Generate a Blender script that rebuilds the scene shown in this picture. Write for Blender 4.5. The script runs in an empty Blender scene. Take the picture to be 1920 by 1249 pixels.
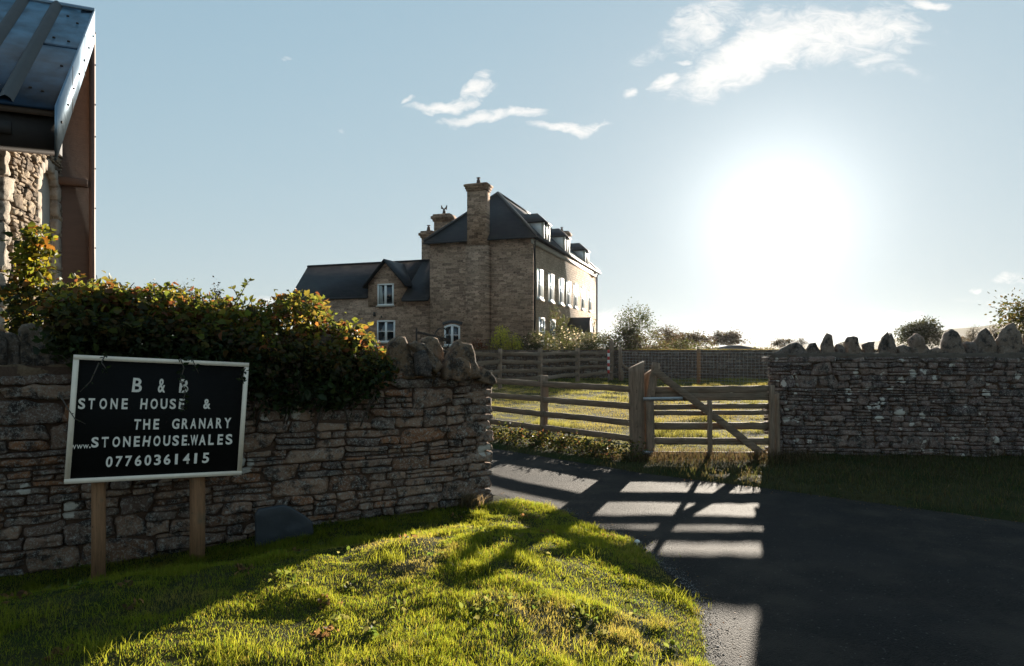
import bpy, math, random
import numpy as np
from mathutils import Vector
random.seed(7); RNG = np.random.default_rng(7)
SC = bpy.context.scene
COL = SC.collection
R = math.radians
F = 1280.0; HZ = 650.0; EYE = 1.7; CX = 960.0
def PX(px, D): return (px-CX)/F*D
def PZ(py, D): return EYE+(HZ-py)/F*D
def P3(px, py, D): return (PX(px, D), D, PZ(py, D))
# ------------------------------------------------------------------ camera, sky, sun, exposure
cam = bpy.data.objects.new('camera', bpy.data.cameras.new('camera')); COL.objects.link(cam)
cam.location = (0, 0, EYE); cam.rotation_euler = (R(90), 0, 0)
cam.data.lens = 24; cam.data.sensor_width = 36; cam.data.shift_y = (HZ-624.5)/1920
cam.data.clip_end = 8000; cam.data.clip_start = 0.05
SC.camera = cam
SUN_AZ = math.atan2(1456-CX, F)                    # to the right of +Y
SUN_EL = R(9.95)
SDIR = Vector((math.sin(SUN_AZ)*math.cos(SUN_EL), math.cos(SUN_AZ)*math.cos(SUN_EL), math.sin(SUN_EL)))
sl = bpy.data.lights.new('sun', 'SUN'); sl.energy = 5.0; sl.angle = R(0.55); sl.color = (1.0, .89, .74)
so = bpy.data.objects.new('sun', sl); COL.objects.link(so); so.location = (30, 60, 40)
so.rotation_euler = (-SDIR).to_track_quat('-Z', 'Y').to_euler()
vs = SC.view_settings; vs.view_transform = 'Standard'; vs.look = 'None'; vs.gamma = 1; vs.exposure = 1.6
vs.use_curve_mapping = False

class NT:
    """tiny node-tree helper"""
    def __init__(s, tree): s.t = tree; s.n = tree.nodes; s.l = tree.links
    def node(s, kind, **kw):
        n = s.n.new(kind)
        for k, v in kw.items(): setattr(n, k, v)
        return n
    def put(s, sock, v):
        if isinstance(v, bpy.types.NodeSocket): s.l.new(v, sock)
        elif v is not None:
            if isinstance(v, (tuple, list)) and len(v) == 3 and sock.type == 'RGBA': v = (*v, 1)
            sock.default_value = v
    def m(s, op, a, b=None, c=None, clamp=False):
        n = s.node('ShaderNodeMath', operation=op); n.use_clamp = clamp
        s.put(n.inputs[0], a)
        if b is not None: s.put(n.inputs[1], b)
        if c is not None: s.put(n.inputs[2], c)
        return n.outputs[0]
    def mix(s, f, a, b, mode='MIX'):
        n = s.node('ShaderNodeMix', data_type='RGBA', blend_type=mode)
        s.put(n.inputs[0], f); s.put(n.inputs[6], a); s.put(n.inputs[7], b); return n.outputs[2]
    def noise(s, vec, scale, detail=4, rough=.6, dist=0, out=0):
        n = s.node('ShaderNodeTexNoise'); s.put(n.inputs['Vector'], vec)
        n.inputs['Scale'].default_value = scale; n.inputs['Detail'].default_value = detail
        n.inputs['Roughness'].default_value = rough; n.inputs['Distortion'].default_value = dist
        return n.outputs[out]
    def ramp(s, f, lo, hi):
        n = s.node('ShaderNodeMapRange'); n.clamp = True; n.interpolation_type = 'SMOOTHSTEP'
        s.put(n.inputs[0], f); n.inputs[1].default_value = lo; n.inputs[2].default_value = hi
        return n.outputs[0]
    def mapv(s, vec, scale=(1, 1, 1), rot=(0, 0, 0), loc=(0, 0, 0)):
        n = s.node('ShaderNodeMapping'); s.put(n.inputs[0], vec); n.inputs[1].default_value = loc
        n.inputs[2].default_value = rot; n.inputs[3].default_value = scale; return n.outputs[0]
    def bump(s, h, strength, dist=.01):
        n = s.node('ShaderNodeBump'); s.put(n.inputs['Height'], h); n.inputs['Strength'].default_value = strength
        n.inputs['Distance'].default_value = dist; return n.outputs[0]

def make_world():
    w = bpy.data.worlds.new('World'); SC.world = w; w.use_nodes = True
    t = NT(w.node_tree); t.n.clear()
    out = t.node('ShaderNodeOutputWorld'); bg = t.node('ShaderNodeBackground')
    sky = t.node('ShaderNodeTexSky', sky_type='NISHITA'); sky.sun_disc = False
    sky.sun_elevation = SUN_EL; sky.sun_rotation = SUN_AZ
    sky.air_density = 1.0; sky.dust_density = 0.12; sky.ozone_density = 1.5; sky.altitude = 100
    tc = t.node('ShaderNodeTexCoord'); vec = tc.outputs['Generated']
    sx = t.node('ShaderNodeSeparateXYZ'); t.put(sx.inputs[0], vec)
    x, y, z = sx.outputs
    dot = t.node('ShaderNodeVectorMath', operation='DOT_PRODUCT'); t.put(dot.inputs[0], vec)
    dot.inputs[1].default_value = SDIR
    d = t.m('MAXIMUM', dot.outputs['Value'], 0.0)
    # thin high haze lit round the sun: three lobes
    g = t.m('ADD', t.m('MULTIPLY', t.m('POWER', d, 200), G1), t.m('MULTIPLY', t.m('POWER', d, 45), G2))
    g = t.m('ADD', g, t.m('MULTIPLY', t.m('POWER', d, 10), GLOW_WIDE))
    glow = t.mix(1.0, (1.0, .975, .92), (0, 0, 0), 'MIX')
    gcol = t.node('ShaderNodeVectorMath', operation='SCALE'); gcol.inputs[0].default_value = (1.0, .985, .94)
    t.put(gcol.inputs['Scale'], g)
    # clouds, laid out by direction: a = x/y, b = z/y
    ys = t.m('MAXIMUM', y, 0.05)
    a = t.m('DIVIDE', x, ys); b = t.m('DIVIDE', z, ys)
    cv = t.node('ShaderNodeCombineXYZ'); t.put(cv.inputs[0], a); t.put(cv.inputs[1], b)
    warp = t.node('ShaderNodeTexNoise'); t.put(warp.inputs['Vector'], cv.outputs[0]); warp.inputs['Scale'].default_value = 13
    warp.inputs['Detail'].default_value = 6
    wv = t.node('ShaderNodeVectorMath', operation='MULTIPLY_ADD'); t.put(wv.inputs[0], warp.outputs['Color'])
    wv.inputs[1].default_value = (.07, .07, 0); t.put(wv.inputs[2], cv.outputs[0])
    sw = t.node('ShaderNodeSeparateXYZ'); t.put(sw.inputs[0], wv.outputs[0])
    A = t.m('SUBTRACT', sw.outputs[0], .035); B = t.m('SUBTRACT', sw.outputs[1], .035)
    acc = None
    for (cx, cy, rx, ry, ang, k) in CLOUDS:
        ca, sa = math.cos(R(ang)), math.sin(R(ang))
        u0, v0 = (cx-CX)/F, (HZ-cy)/F
        du = t.m('SUBTRACT', A, u0); dv = t.m('SUBTRACT', B, v0)
        p = t.m('ADD', t.m('MULTIPLY', du, ca*F/rx), t.m('MULTIPLY', dv, sa*F/rx))
        q = t.m('ADD', t.m('MULTIPLY', du, -sa*F/ry), t.m('MULTIPLY', dv, ca*F/ry))
        r2 = t.m('ADD', t.m('MULTIPLY', p, p), t.m('MULTIPLY', q, q))
        e = t.m('MULTIPLY', t.m('SUBTRACT', 1.0, r2, clamp=True), k)
        acc = e if acc is None else t.m('MAXIMUM', acc, e)
    fb = t.noise(t.mapv(cv.outputs[0], (1, 2.2, 1), (0, 0, R(-18))), 22, 9, .7, .9)
    cl = t.m('ADD', t.m('MULTIPLY', acc, 1.5), t.m('MULTIPLY', t.m('SUBTRACT', fb, .5), 3.0))
    cl = t.m('MULTIPLY', t.ramp(cl, .15, 1.75), t.ramp(acc, 0.0, .4))
    cl = t.m('MULTIPLY', cl, t.m('GREATER_THAN', y, .1))
    skys = t.node('ShaderNodeVectorMath', operation='SCALE'); t.put(skys.inputs[0], sky.outputs[0]); skys.inputs['Scale'].default_value = SKY_K; skt = t.mix(1.0, skys.outputs[0], (.93, 1.03, 1.08, 1), 'MULTIPLY')
    # thick air levels the sky out: s -> g*s/(1+s/A)
    den = t.node('ShaderNodeVectorMath', operation='MULTIPLY_ADD'); t.put(den.inputs[0], skt); den.inputs[1].default_value = (1/SKY_A,)*3; den.inputs[2].default_value = (1, 1, 1)
    num = t.node('ShaderNodeVectorMath', operation='MULTIPLY'); t.put(num.inputs[0], skt); num.inputs[1].default_value = (SKY_G*.93, SKY_G*1.06, SKY_G*1.13)
    skys = t.node('ShaderNodeVectorMath', operation='DIVIDE'); t.put(skys.inputs[0], num.outputs[0]); t.put(skys.inputs[1], den.outputs[0])
    # desaturate a little: the haze veils the blue
    veil = t.node('ShaderNodeMix', data_type='RGBA'); veil.inputs[0].default_value = VEIL
    bw = t.node('ShaderNodeRGBToBW'); t.put(bw.inputs[0], skys.outputs[0])
    vt = t.node('ShaderNodeVectorMath', operation='SCALE'); vt.inputs[0].default_value = VEILCOL; t.put(vt.inputs['Scale'], bw.outputs[0])
    t.put(veil.inputs[6], skys.outputs[0]); t.put(veil.inputs[7], vt.outputs[0])
    add = t.node('ShaderNodeVectorMath', operation='ADD'); t.put(add.inputs[0], veil.outputs[2]); t.put(add.inputs[1], gcol.outputs[0])
    ccol = t.node('ShaderNodeVectorMath', operation='SCALE'); ccol.inputs[0].default_value = (1, .985, .95)
    t.put(ccol.inputs['Scale'], t.m('ADD', CLOUD_B, t.m('MULTIPLY', g, .6)))
    cm = t.mix(t.m('MULTIPLY', cl, .92), add.outputs[0], ccol.outputs[0])
    t.put(bg.inputs[0], cm); bg.inputs[1].default_value = SKY_STR
    t.l.new(bg.outputs[0], out.inputs[0])
SKY_STR = 0.070; SKY_K = 1.0; SKY_A = 1.1; SKY_G = 3.15; G1 = 2.2; G2 = .62; GLOW_WIDE = .0; VEIL = .0; VEILCOL = (.86, 1.03, 1.10); CLOUD_B = 4.9
CLOUDS = [(765, 182, 16, 8, 50, .9), (830, 195, 85, 18, 4, 1), (895, 172, 46, 20, 20, .95), (905, 145, 20, 11, 50, .6), (895, 222, 90, 16, 3, .95),
          (975, 212, 66, 14, 14, .95), (1060, 235, 92, 15, 0, 1), (1125, 235, 40, 5, 8, .7), (1190, 172, 20, 16, 0, .8), (1250, 158, 34, 17, 15, .9),
          (1310, 55, 95, 55, 20, .75), (1215, 100, 40, 28, 0, .5), (1275, 117, 24, 9, 10, .75), (1430, 100, 215, 58, 24, 1.3), (1560, 60, 230, 70, 0, .95), (1740, 8, 40, 16, 0, .9),
          (1620, 110, 150, 30, -8, .55), (1560, 600, 170, 32, -5, 1.0), (1690, 596, 55, 16, 0, .8), (1385, 556, 34, 10, 5, .6), (1538, 548, 20, 6, 0, .5), (1832, 535, 20, 8, 0, .8),
          (1905, 528, 60, 14, 5, .6), (1165, 605, 70, 40, 0, .75), (500, 560, 34, 12, 0, .8), (530, 108, 14, 5, 0, .5), (637, 240, 16, 6, 0, .45), (1880, 560, 120, 30, 0, .3)]
make_world()

# ------------------------------------------------------------------ registry helpers
ORG = {}
def link(o, parent=None):
    COL.objects.link(o)
    if parent is not None: o.parent = parent
    return o
def thing(name, label, cat, loc=(0, 0, 0), group=None):
    o = bpy.data.objects.new(name, None); COL.objects.link(o); o.location = loc; o.empty_display_size = .2
    ORG[o.name] = np.array(loc, float); o['label'] = label; o['category'] = cat
    if group: o['group'] = group
    return o
def tag(o, label=None, cat=None, group=None, kind=None):
    if label: o['label'] = label
    if cat: o['category'] = cat
    if group: o['group'] = group
    if kind: o['kind'] = kind
    return o
def build(name, V, Fc, mat, parent=None, col=None, smooth=False, origin=None):
    """V Nx3 world coordinates; Fc: array (M,k) or list of tuples; col: per-vertex Nx3"""
    V = np.asarray(V, np.float64).reshape(-1, 3)
    if parent is not None: og = ORG[parent.name]
    elif origin is not None: og = np.array(origin, float)
    else:
        og = np.array([(V[:, 0].min()+V[:, 0].max())/2, (V[:, 1].min()+V[:, 1].max())/2, V[:, 2].min()])
    W = V-og
    me = bpy.data.meshes.new(name)
    if isinstance(Fc, np.ndarray):
        k = Fc.shape[1]; loops = Fc.reshape(-1); starts = np.arange(0, len(loops), k)
    else:
        loops = np.fromiter((i for f in Fc for i in f), np.int32); ln = np.array([len(f) for f in Fc]); starts = np.concatenate([[0], np.cumsum(ln)[:-1]])
    me.vertices.add(len(W)); me.vertices.foreach_set('co', W.astype(np.float32).ravel())
    me.loops.add(len(loops)); me.loops.foreach_set('vertex_index', loops.astype(np.int32))
    me.polygons.add(len(starts)); me.polygons.foreach_set('loop_start', starts.astype(np.int32))
    me.update(calc_edges=True); me.validate()
    if smooth: me.polygons.foreach_set('use_smooth', np.ones(len(me.polygons), bool))
    if col is not None:
        ca = me.color_attributes.new('Col', 'FLOAT_COLOR', 'POINT')
        c4 = np.ones((len(W), 4), np.float32); c4[:, :3] = col; ca.data.foreach_set('color', c4.ravel())
    if mat: me.materials.append(mat)
    o = bpy.data.objects.new(name, me); COL.objects.link(o)
    if parent is not None: o.parent = parent; ORG[o.name] = og
    else: o.location = og; ORG[o.name] = og
    return o
class MB:
    def __init__(s): s.v = []; s.f = []; s.c = []
    def add(s, V, Fc, c=None):
        b = len(s.v); s.v += [tuple(p) for p in V]; s.f += [tuple(i+b for i in f) for f in Fc]
        s.c += [c or (1, 1, 1)]*len(V)
    def hexa(s, p, c=None):   # 8 corners: bottom 4 ccw, top 4
        s.add(p, [(3, 2, 1, 0), (4, 5, 6, 7), (0, 1, 5, 4), (1, 2, 6, 5), (2, 3, 7, 6), (3, 0, 4, 7)], c)
    def box(s, x0, x1, y0, y1, z0, z1, c=None, fn=None):
        p = [(x0, y0, z0), (x1, y0, z0), (x1, y1, z0), (x0, y1, z0), (x0, y0, z1), (x1, y0, z1), (x1, y1, z1), (x0, y1, z1)]
        if fn: p = [fn(*q) for q in p]
        s.hexa(p, c)
    def beam(s, p0, p1, w, h, seg=6, jit=.003, up=(0, 0, 1), c=None, bev=.12, taper=1.0):
        """weathered timber: octagonal-bevelled section, slightly uneven; w is horizontal width, h along up"""
        p0 = Vector(p0); p1 = Vector(p1); d = (p1-p0).normalized(); up = Vector(up)
        if abs(d.dot(up)) > .95: up = Vector((0, 1, 0))
        sd = d.cross(up).normalized(); u = sd.cross(d).normalized()
        a, b = w/2, h/2; e = min(w, h)*bev
        sec = [(-a+e, -b), (a-e, -b), (a, -b+e), (a, b-e), (a-e, b), (-a+e, b), (-a, b-e), (-a, -b+e)]
        V = []
        for i in range(seg+1):
            t = i/seg; c0 = p0.lerp(p1, t); k = 1+(taper-1)*t; ox = random.gauss(0, jit); oz = random.gauss(0, jit)
            for (q, r) in sec: V.append(c0+sd*(q*k+ox+random.gauss(0, jit*.4))+u*(r*k+oz+random.gauss(0, jit*.4)))
        Fc = []
        for i in range(seg):
            for j in range(8): k2 = (j+1) % 8; Fc.append((i*8+j, i*8+k2, (i+1)*8+k2, (i+1)*8+j))
        Fc.append(tuple(range(7, -1, -1))); Fc.append(tuple(seg*8+j for j in range(8)))
        s.add(V, Fc, c)
    def tube(s, pts, rad, n=6, c=None):
        pts = [Vector(p) for p in pts]; V = []; Fc = []
        for i, p in enumerate(pts):
            d = (pts[min(i+1, len(pts)-1)]-pts[max(i-1, 0)]).normalized()
            a = d.cross(Vector((.13, .31, 1))).normalized(); b = d.cross(a)
            r = rad[i] if isinstance(rad, (list, tuple)) else rad
            for j in range(n): t = 2*math.pi*j/n; V.append(p+a*(r*math.cos(t))+b*(r*math.sin(t)))
        for i in range(len(pts)-1):
            for j in range(n): k = (j+1) % n; Fc.append((i*n+j, i*n+k, (i+1)*n+k, (i+1)*n+j))
        Fc.append(tuple(range(n-1, -1, -1))); Fc.append(tuple((len(pts)-1)*n+j for j in range(n)))
        s.add(V, Fc, c)
    def obj(s, name, mat, parent=None, usecol=False, smooth=False):
        return build(name, np.array([tuple(v) for v in s.v]), s.f, mat, parent, np.array(s.c) if usecol else None, smooth)

# ------------------------------------------------------------------ numpy value noise
def _h(i, j, k, seed):
    n = (i*374761393 + j*668265263 + k*2147483647 + seed*1274126177) & 0xFFFFFFFF
    n = ((n ^ (n >> 13))*1274126177) & 0xFFFFFFFF
    return ((n ^ (n >> 16)) & 0xFFFF)/65535.0
def vnoise(P, seed=0):
    P = np.asarray(P, float); i = np.floor(P).astype(np.int64); f = P-i; f = f*f*(3-2*f); r = 0
    for a in (0, 1):
        for b in (0, 1):
            for c in (0, 1):
                w = (f[..., 0] if a else 1-f[..., 0])*(f[..., 1] if b else 1-f[..., 1])*(f[..., 2] if c else 1-f[..., 2])
                r = r+w*_h(i[..., 0]+a, i[..., 1]+b, i[..., 2]+c, seed)
    return r*2-1
def fbm(P, oct=4, seed=0, lac=2.1, gain=.5):
    P = np.asarray(P, float); r = 0; a = 1; n = 0
    for o in range(oct): r = r+a*vnoise(P*lac**o+17.3*o, seed+o); n += a; a *= gain
    return r/n
def fbm2(x, y, sc, oct=4, seed=0):
    return fbm(np.stack([x*sc, y*sc, np.full_like(x, 3.7)], -1), oct, seed)
def sstep(a, b, x): t = np.clip((x-a)/(b-a), 0, 1); return t*t*(3-2*t)

# ------------------------------------------------------------------ materials
MATS = {}
def newmat(name):
    m = bpy.data.materials.new(name); m.use_nodes = True; t = NT(m.node_tree)
    b = t.n['Principled BSDF']; return m, t, b
def stone_mat(name, tint=(1, 1, 1), lichen=.0, speck=.5, bump=.6, lich_scale=5.0, dark=(.02, .018, .018), orange=.3):
    m, t, b = newmat(name)
    at = t.node('ShaderNodeAttribute', attribute_name='Col'); g = t.node('ShaderNodeNewGeometry')
    pos = g.outputs['Position']
    n1 = t.noise(pos, 9, 6, .65); n2 = t.noise(pos, 55, 6, .75); n3 = t.noise(pos, 160, 3, .7)
    c = t.mix(1.0, at.outputs['Color'], (*tint, 1), 'MULTIPLY')
    c = t.mix(t.m('MULTIPLY', t.ramp(n1, .46, .62), .85), c, (*dark, 1))
    c = t.mix(t.m('MULTIPLY', t.ramp(n2, .50, .66), speck), c, (.42, .38, .32, 1))
    c = t.mix(t.m('MULTIPLY', t.ramp(t.noise(pos, 26, 6, .85), .54, .60), speck*.8), c, (.50, .46, .40, 1))
    if orange: c = t.mix(t.m('MULTIPLY', t.ramp(t.noise(pos, 3.1, 3, .5), .66, .72), orange), c, (.30, .12, .03, 1))
    if lichen:
        wp = t.node('ShaderNodeVectorMath', operation='MULTIPLY_ADD'); nn = t.node('ShaderNodeTexNoise'); t.put(nn.inputs['Vector'], pos)
        nn.inputs['Scale'].default_value = 14; nn.inputs['Detail'].default_value = 5; nn.inputs['Roughness'].default_value = .7
        t.put(wp.inputs[0], nn.outputs['Color']); wp.inputs[1].default_value = (.16, .16, .16); t.put(wp.inputs[2], pos)
        v = t.node('ShaderNodeTexVoronoi'); t.put(v.inputs['Vector'], wp.outputs[0]); v.inputs['Scale'].default_value = lich_scale
        sx = t.node('ShaderNodeSeparateColor'); t.put(sx.inputs[0], v.outputs['Color'])
        rad = t.m('MULTIPLY', t.m('GREATER_THAN', sx.outputs[0], 1-lichen), t.m('ADD', .14, t.m('MULTIPLY', sx.outputs[1], .32)))
        sel = t.ramp(t.m('SUBTRACT', rad, v.outputs['Distance']), 0.0, .05)
        c = t.mix(t.m('MULTIPLY', sel, t.m('ADD', .55, t.m('MULTIPLY', n2, .6), clamp=True)), c, (.62, .56, .48, 1))
    t.put(b.inputs['Base Color'], c); b.inputs['Roughness'].default_value = .9
    b.inputs['Specular IOR Level'].default_value = .25
    hh = t.m('ADD', t.m('MULTIPLY', n2, .7), t.m('MULTIPLY', n3, .3))
    t.put(b.inputs['Normal'], t.bump(hh, bump, .035)); return m
def plain(name, col, rough=.7, metal=0, spec=.5, var=.25, vscale=12, bump=.2, bscale=60, bdist=.004, stretch=None):
    m, t, b = newmat(name); g = t.node('ShaderNodeNewGeometry'); pos = g.outputs['Position']
    if stretch: pos = t.mapv(pos, stretch)
    n = t.noise(pos, vscale, 5, .6)
    d = tuple(c*(1-var) for c in col); u = tuple(min(1, c*(1+var)) for c in col)
    t.put(b.inputs['Base Color'], t.mix(n if var < .5 else t.ramp(n, .3, .7), (*d, 1), (*u, 1)))
    b.inputs['Roughness'].default_value = rough; b.inputs['Metallic'].default_value = metal
    b.inputs['Specular IOR Level'].default_value = spec
    if bump: t.put(b.inputs['Normal'], t.bump(t.noise(pos, bscale, 4, .6), bump, bdist))
    return m
def leaf_mat(name, trans=.5, rough=.55, gain=1.6, spec=.3, alb=1.0):
    m, t, b = newmat(name); at = t.node('ShaderNodeAttribute', attribute_name='Col')
    b.inputs['Roughness'].default_value = rough; lk = t.node('ShaderNodeVectorMath', operation='SCALE'); t.put(lk.inputs[0], at.outputs['Color']); lk.inputs['Scale'].default_value = alb; t.put(b.inputs['Base Color'], lk.outputs[0]); b.inputs['Specular IOR Level'].default_value = spec
    tr = t.node('ShaderNodeBsdfTranslucent'); k = t.node('ShaderNodeVectorMath', operation='MULTIPLY')
    t.put(k.inputs[0], at.outputs['Color']); k.inputs[1].default_value = (gain*1.32, gain*1.1, gain*.85); t.put(tr.inputs[0], k.outputs[0])
    mx = t.node('ShaderNodeMixShader'); mx.inputs[0].default_value = trans
    out = [n for n in t.n if n.type == 'OUTPUT_MATERIAL'][0]
    t.l.new(b.outputs[0], mx.inputs[1]); t.l.new(tr.outputs[0], mx.inputs[2]); t.l.new(mx.outputs[0], out.inputs[0]); return m
def glass_mat(name, col=(.012, .014, .018)):
    m, t, b = newmat(name); b.inputs['Base Color'].default_value = (*col, 1); b.inputs['Roughness'].default_value = .04
    b.inputs['Specular IOR Level'].default_value = .9
    g = t.node('ShaderNodeNewGeometry'); return m
def rubble_mat(name, basis, s=1.0, cA=(.50, .315, .21), cB=(.15, .09, .06), mort=(.36, .25, .17)):
    """far stonework: random coursed stones; basis = the wall's horizontal axis"""
    m, t, b = newmat(name); g = t.node('ShaderNodeNewGeometry'); pos = g.outputs['Position']
    dt = t.node('ShaderNodeVectorMath', operation='DOT_PRODUCT'); t.put(dt.inputs[0], pos); dt.inputs[1].default_value = basis
    sx = t.node('ShaderNodeSeparateXYZ'); t.put(sx.inputs[0], pos)
    cb = t.node('ShaderNodeCombineXYZ'); t.put(cb.inputs[0], dt.outputs['Value']); t.put(cb.inputs[1], sx.outputs[2])
    nn = t.node('ShaderNodeTexNoise'); t.put(nn.inputs['Vector'], cb.outputs[0]); nn.inputs['Scale'].default_value = 2.2; nn.inputs['Detail'].default_value = 3
    wp = t.node('ShaderNodeVectorMath', operation='MULTIPLY_ADD'); t.put(wp.inputs[0], nn.outputs['Color']); wp.inputs[1].default_value = (.28, .16, 0); t.put(wp.inputs[2], cb.outputs[0])
    br = t.node('ShaderNodeTexBrick'); t.put(br.inputs['Vector'], wp.outputs[0]); br.inputs['Scale'].default_value = 1.0*s
    br.inputs['Brick Width'].default_value = .42; br.inputs['Row Height'].default_value = .155; br.inputs['Mortar Size'].default_value = .014
    br.inputs['Mortar Smooth'].default_value = .6; br.inputs['Bias'].default_value = -.1; br.offset = .37; br.squash = .7; br.squash_frequency = 3
    br.inputs['Color1'].default_value = (*cA, 1); br.inputs['Color2'].default_value = (*cB, 1); br.inputs['Mortar'].default_value = (*mort, 1)
    n1 = t.noise(cb.outputs[0], 1.1, 5, .6); n2 = t.noise(t.mapv(cb.outputs[0], (1, 2.4, 1)), 7, 4, .7)
    c = t.mix(t.m('MULTIPLY', t.ramp(n2, .53, .63), .9), br.outputs[0], (.04, .022, .014, 1))
    c = t.mix(t.m('MULTIPLY', t.ramp(n1, .35, .7), .35), c, (.26, .175, .11, 1))
    c = t.mix(t.m('MULTIPLY', t.ramp(t.noise(cb.outputs[0], 16, 3, .6), .58, .7), .4), c, (.50, .36, .24, 1))
    t.put(b.inputs['Base Color'], c); b.inputs['Roughness'].default_value = .95; b.inputs['Specular IOR Level'].default_value = .2
    t.put(b.inputs['Normal'], t.bump(t.m('ADD', br.outputs['Fac'], t.m('MULTIPLY', n2, -1.5)), .8, -.03)); return m
def slate_mat(name, col=(.013, .0115, .012)):
    m, t, b = newmat(name); g = t.node('ShaderNodeNewGeometry'); pos = g.outputs['Position']
    sx = t.node('ShaderNodeSeparateXYZ'); t.put(sx.inputs[0], pos)
    cb = t.node('ShaderNodeCombineXYZ'); t.put(cb.inputs[0], t.m('ADD', sx.outputs[0], t.m('MULTIPLY', sx.outputs[1], .6))); t.put(cb.inputs[1], sx.outputs[2])
    br = t.node('ShaderNodeTexBrick'); t.put(br.inputs['Vector'], cb.outputs[0]); br.inputs['Scale'].default_value = 1
    br.inputs['Brick Width'].default_value = .3; br.inputs['Row Height'].default_value = .16; br.inputs['Mortar Size'].default_value = .008
    d = tuple(c*.7 for c in col); u = tuple(c*1.4 for c in col)
    br.inputs['Color1'].default_value = (*d, 1); br.inputs['Color2'].default_value = (*u, 1); br.inputs['Mortar'].default_value = (.008, .008, .01, 1)
    c = t.mix(t.m('MULTIPLY', t.ramp(t.noise(pos, 1.6, 5), .5, .75), .35), br.outputs[0], (.05, .045, .035, 1))
    t.put(b.inputs['Base Color'], c); b.inputs['Roughness'].default_value = .62; b.inputs['Specular IOR Level'].default_value = .3
    t.put(b.inputs['Normal'], t.bump(br.outputs['Fac'], .5, -.015)); return m
def wood_mat(name, stretch, col=(.13, .095, .068), var=.45, rough=.8):
    m, t, b = newmat(name); g = t.node('ShaderNodeNewGeometry'); pos = g.outputs['Position']
    p = t.mapv(pos, stretch); n = t.noise(p, 3, 7, .7, .4); n2 = t.noise(p, 9, 4, .6); n3 = t.noise(pos, 5, 4, .6)
    d = tuple(c*(1-var) for c in col); u = tuple(c*(1+var) for c in col)
    c = t.mix(t.ramp(n, .3, .7), (*d, 1), (*u, 1)); c = t.mix(t.m('MULTIPLY', t.ramp(n3, .52, .75), .5), c, (.10, .10, .065, 1))
    c = t.mix(t.m('MULTIPLY', t.ramp(n2, .6, .68), .6), c, (.03, .022, .016, 1))
    t.put(b.inputs['Base Color'], c); b.inputs['Roughness'].default_value = rough; b.inputs['Specular IOR Level'].default_value = .3
    t.put(b.inputs['Normal'], t.bump(t.m('ADD', n, n2), .7, .006)); return m
M_LEAF = leaf_mat('leaf', .5, .5, 1.3, .25, .55)
M_GRASS = leaf_mat('grass_blade', .6, .6, 1.85, .12, .48)
M_RAIL = wood_mat('weathered_rail', (1.2, 1.2, 24), (.17, .115, .075))
M_POST = wood_mat('weathered_post', (22, 22, 1.0), (.20, .135, .09))
M_NEWPOST = wood_mat('new_post', (20, 20, 1.0), (.25, .125, .06), .22)
M_STEEL = plain('galvanised_steel', (.30, .31, .32), .45, .8)
M_WIRE = plain('fence_wire', (.32, .31, .29), .4, .7, bump=0)
M_WHITE = plain('white_paint', (.72, .70, .66), .5, var=.08, vscale=8, bump=.1)
M_IRON = plain('rusty_iron', (.045, .03, .022), .75, .3, var=.4)
M_BARK = plain('bark', (.07, .052, .038), .9, var=.45, vscale=20, bump=.8, bscale=30, bdist=.02)
M_GLASS = glass_mat('window_glass')
M_SLATE = slate_mat('roof_slate')
M_SKYPANE = glass_mat('sky_tinted_glass', (.36, .39, .40))  # pale base colour stands in for bright sky reflected in the front panes

# ------------------------------------------------------------------ ground form
_nearY = [-4, 0, 2, 3, 3.63, 3.96, 4.73, 5.88, 7.02, 7.9, 9, 10, 12, 16]
_nearX = [.3, .65, .88, 1.0, 1.07, 1.16, 1.22, 1.08, .55, -.28, -1.8, -3.2, -6, -12]
_farY = [-4, 5.7, 5.95, 6.1, 6.5, 8.06, 9.07, 11.2, 14, 16]
_farX = [30, 20, 9, 7, 4.87, 3.02, 1.7, -.3, -4, -7]
def xnear(y): return np.interp(y, _nearY, _nearX)
def xfar(y): return np.interp(y, _farY, _farX)
WD = np.array([.873, .4875]); WN = np.array([.4875, -.873]); WE = np.array([-.24, 7.3])      # left wall: direction, outward normal, end corner
def wall_d(x, y): return (x-WE[0])*WN[0]+(y-WE[1])*WN[1]
def wall_s(x, y): return (x-WE[0])*WD[0]+(y-WE[1])*WD[1]
def gz(x, y):
    x = np.asarray(x, float); y = np.asarray(y, float)
    d1 = (xnear(y)-x)*np.where(y > 5.5, .62, .95)
    d2 = (x-xfar(y))*np.where(y < 6.4, .25, .6)
    wd = wall_d(x, y)
    wob = fbm2(x, y, 2.3, 4, 5)
    near = (y < 16)
    z = np.zeros_like(x)
    mound = .25*sstep(.05, 1.3, d1)*sstep(.6, 1.95, wd)+.035*sstep(-.02, .12, d1)
    mound = mound+(.040*wob+.034*fbm2(x, y, 5.5, 3, 9))*sstep(.05, .5, d1)*(wd > 0)*sstep(0, .5, wd)
    mound = mound-.10*sstep(-1.8, -3.2, wall_s(x, y))*sstep(1.7, .9, wd)
    z = z+np.where((d1 > -.05) & near & (wd > -.3), mound, 0)
    z = z+np.where((d1 > 0) & near & (wd <= -.3), .03*sstep(0, .3, d1), 0)
    far = (.06*sstep(0, .25, d2)+.03*sstep(0, .5, d2)*wob)
    z = z+np.where((d2 > 0), far*sstep(40, 30, y), 0)
    z = z+(.05*fbm2(x, y, .45, 3, 21)+.05*fbm2(x, y, 1.3, 3, 41))*sstep(11.0, 13, y)*sstep(36, 30, y)
    gard = sstep(36.25, 37.2, y)*sstep(8.5, 6.5, x-(y-36)*.34)
    z = z+1.0*gard*sstep(400, 100, y)+np.where(y > 36, 1.35*sstep(50, 260, y)*(1-gard)+.5*sstep(80, 300, y)*gard, 0)
    return z
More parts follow.
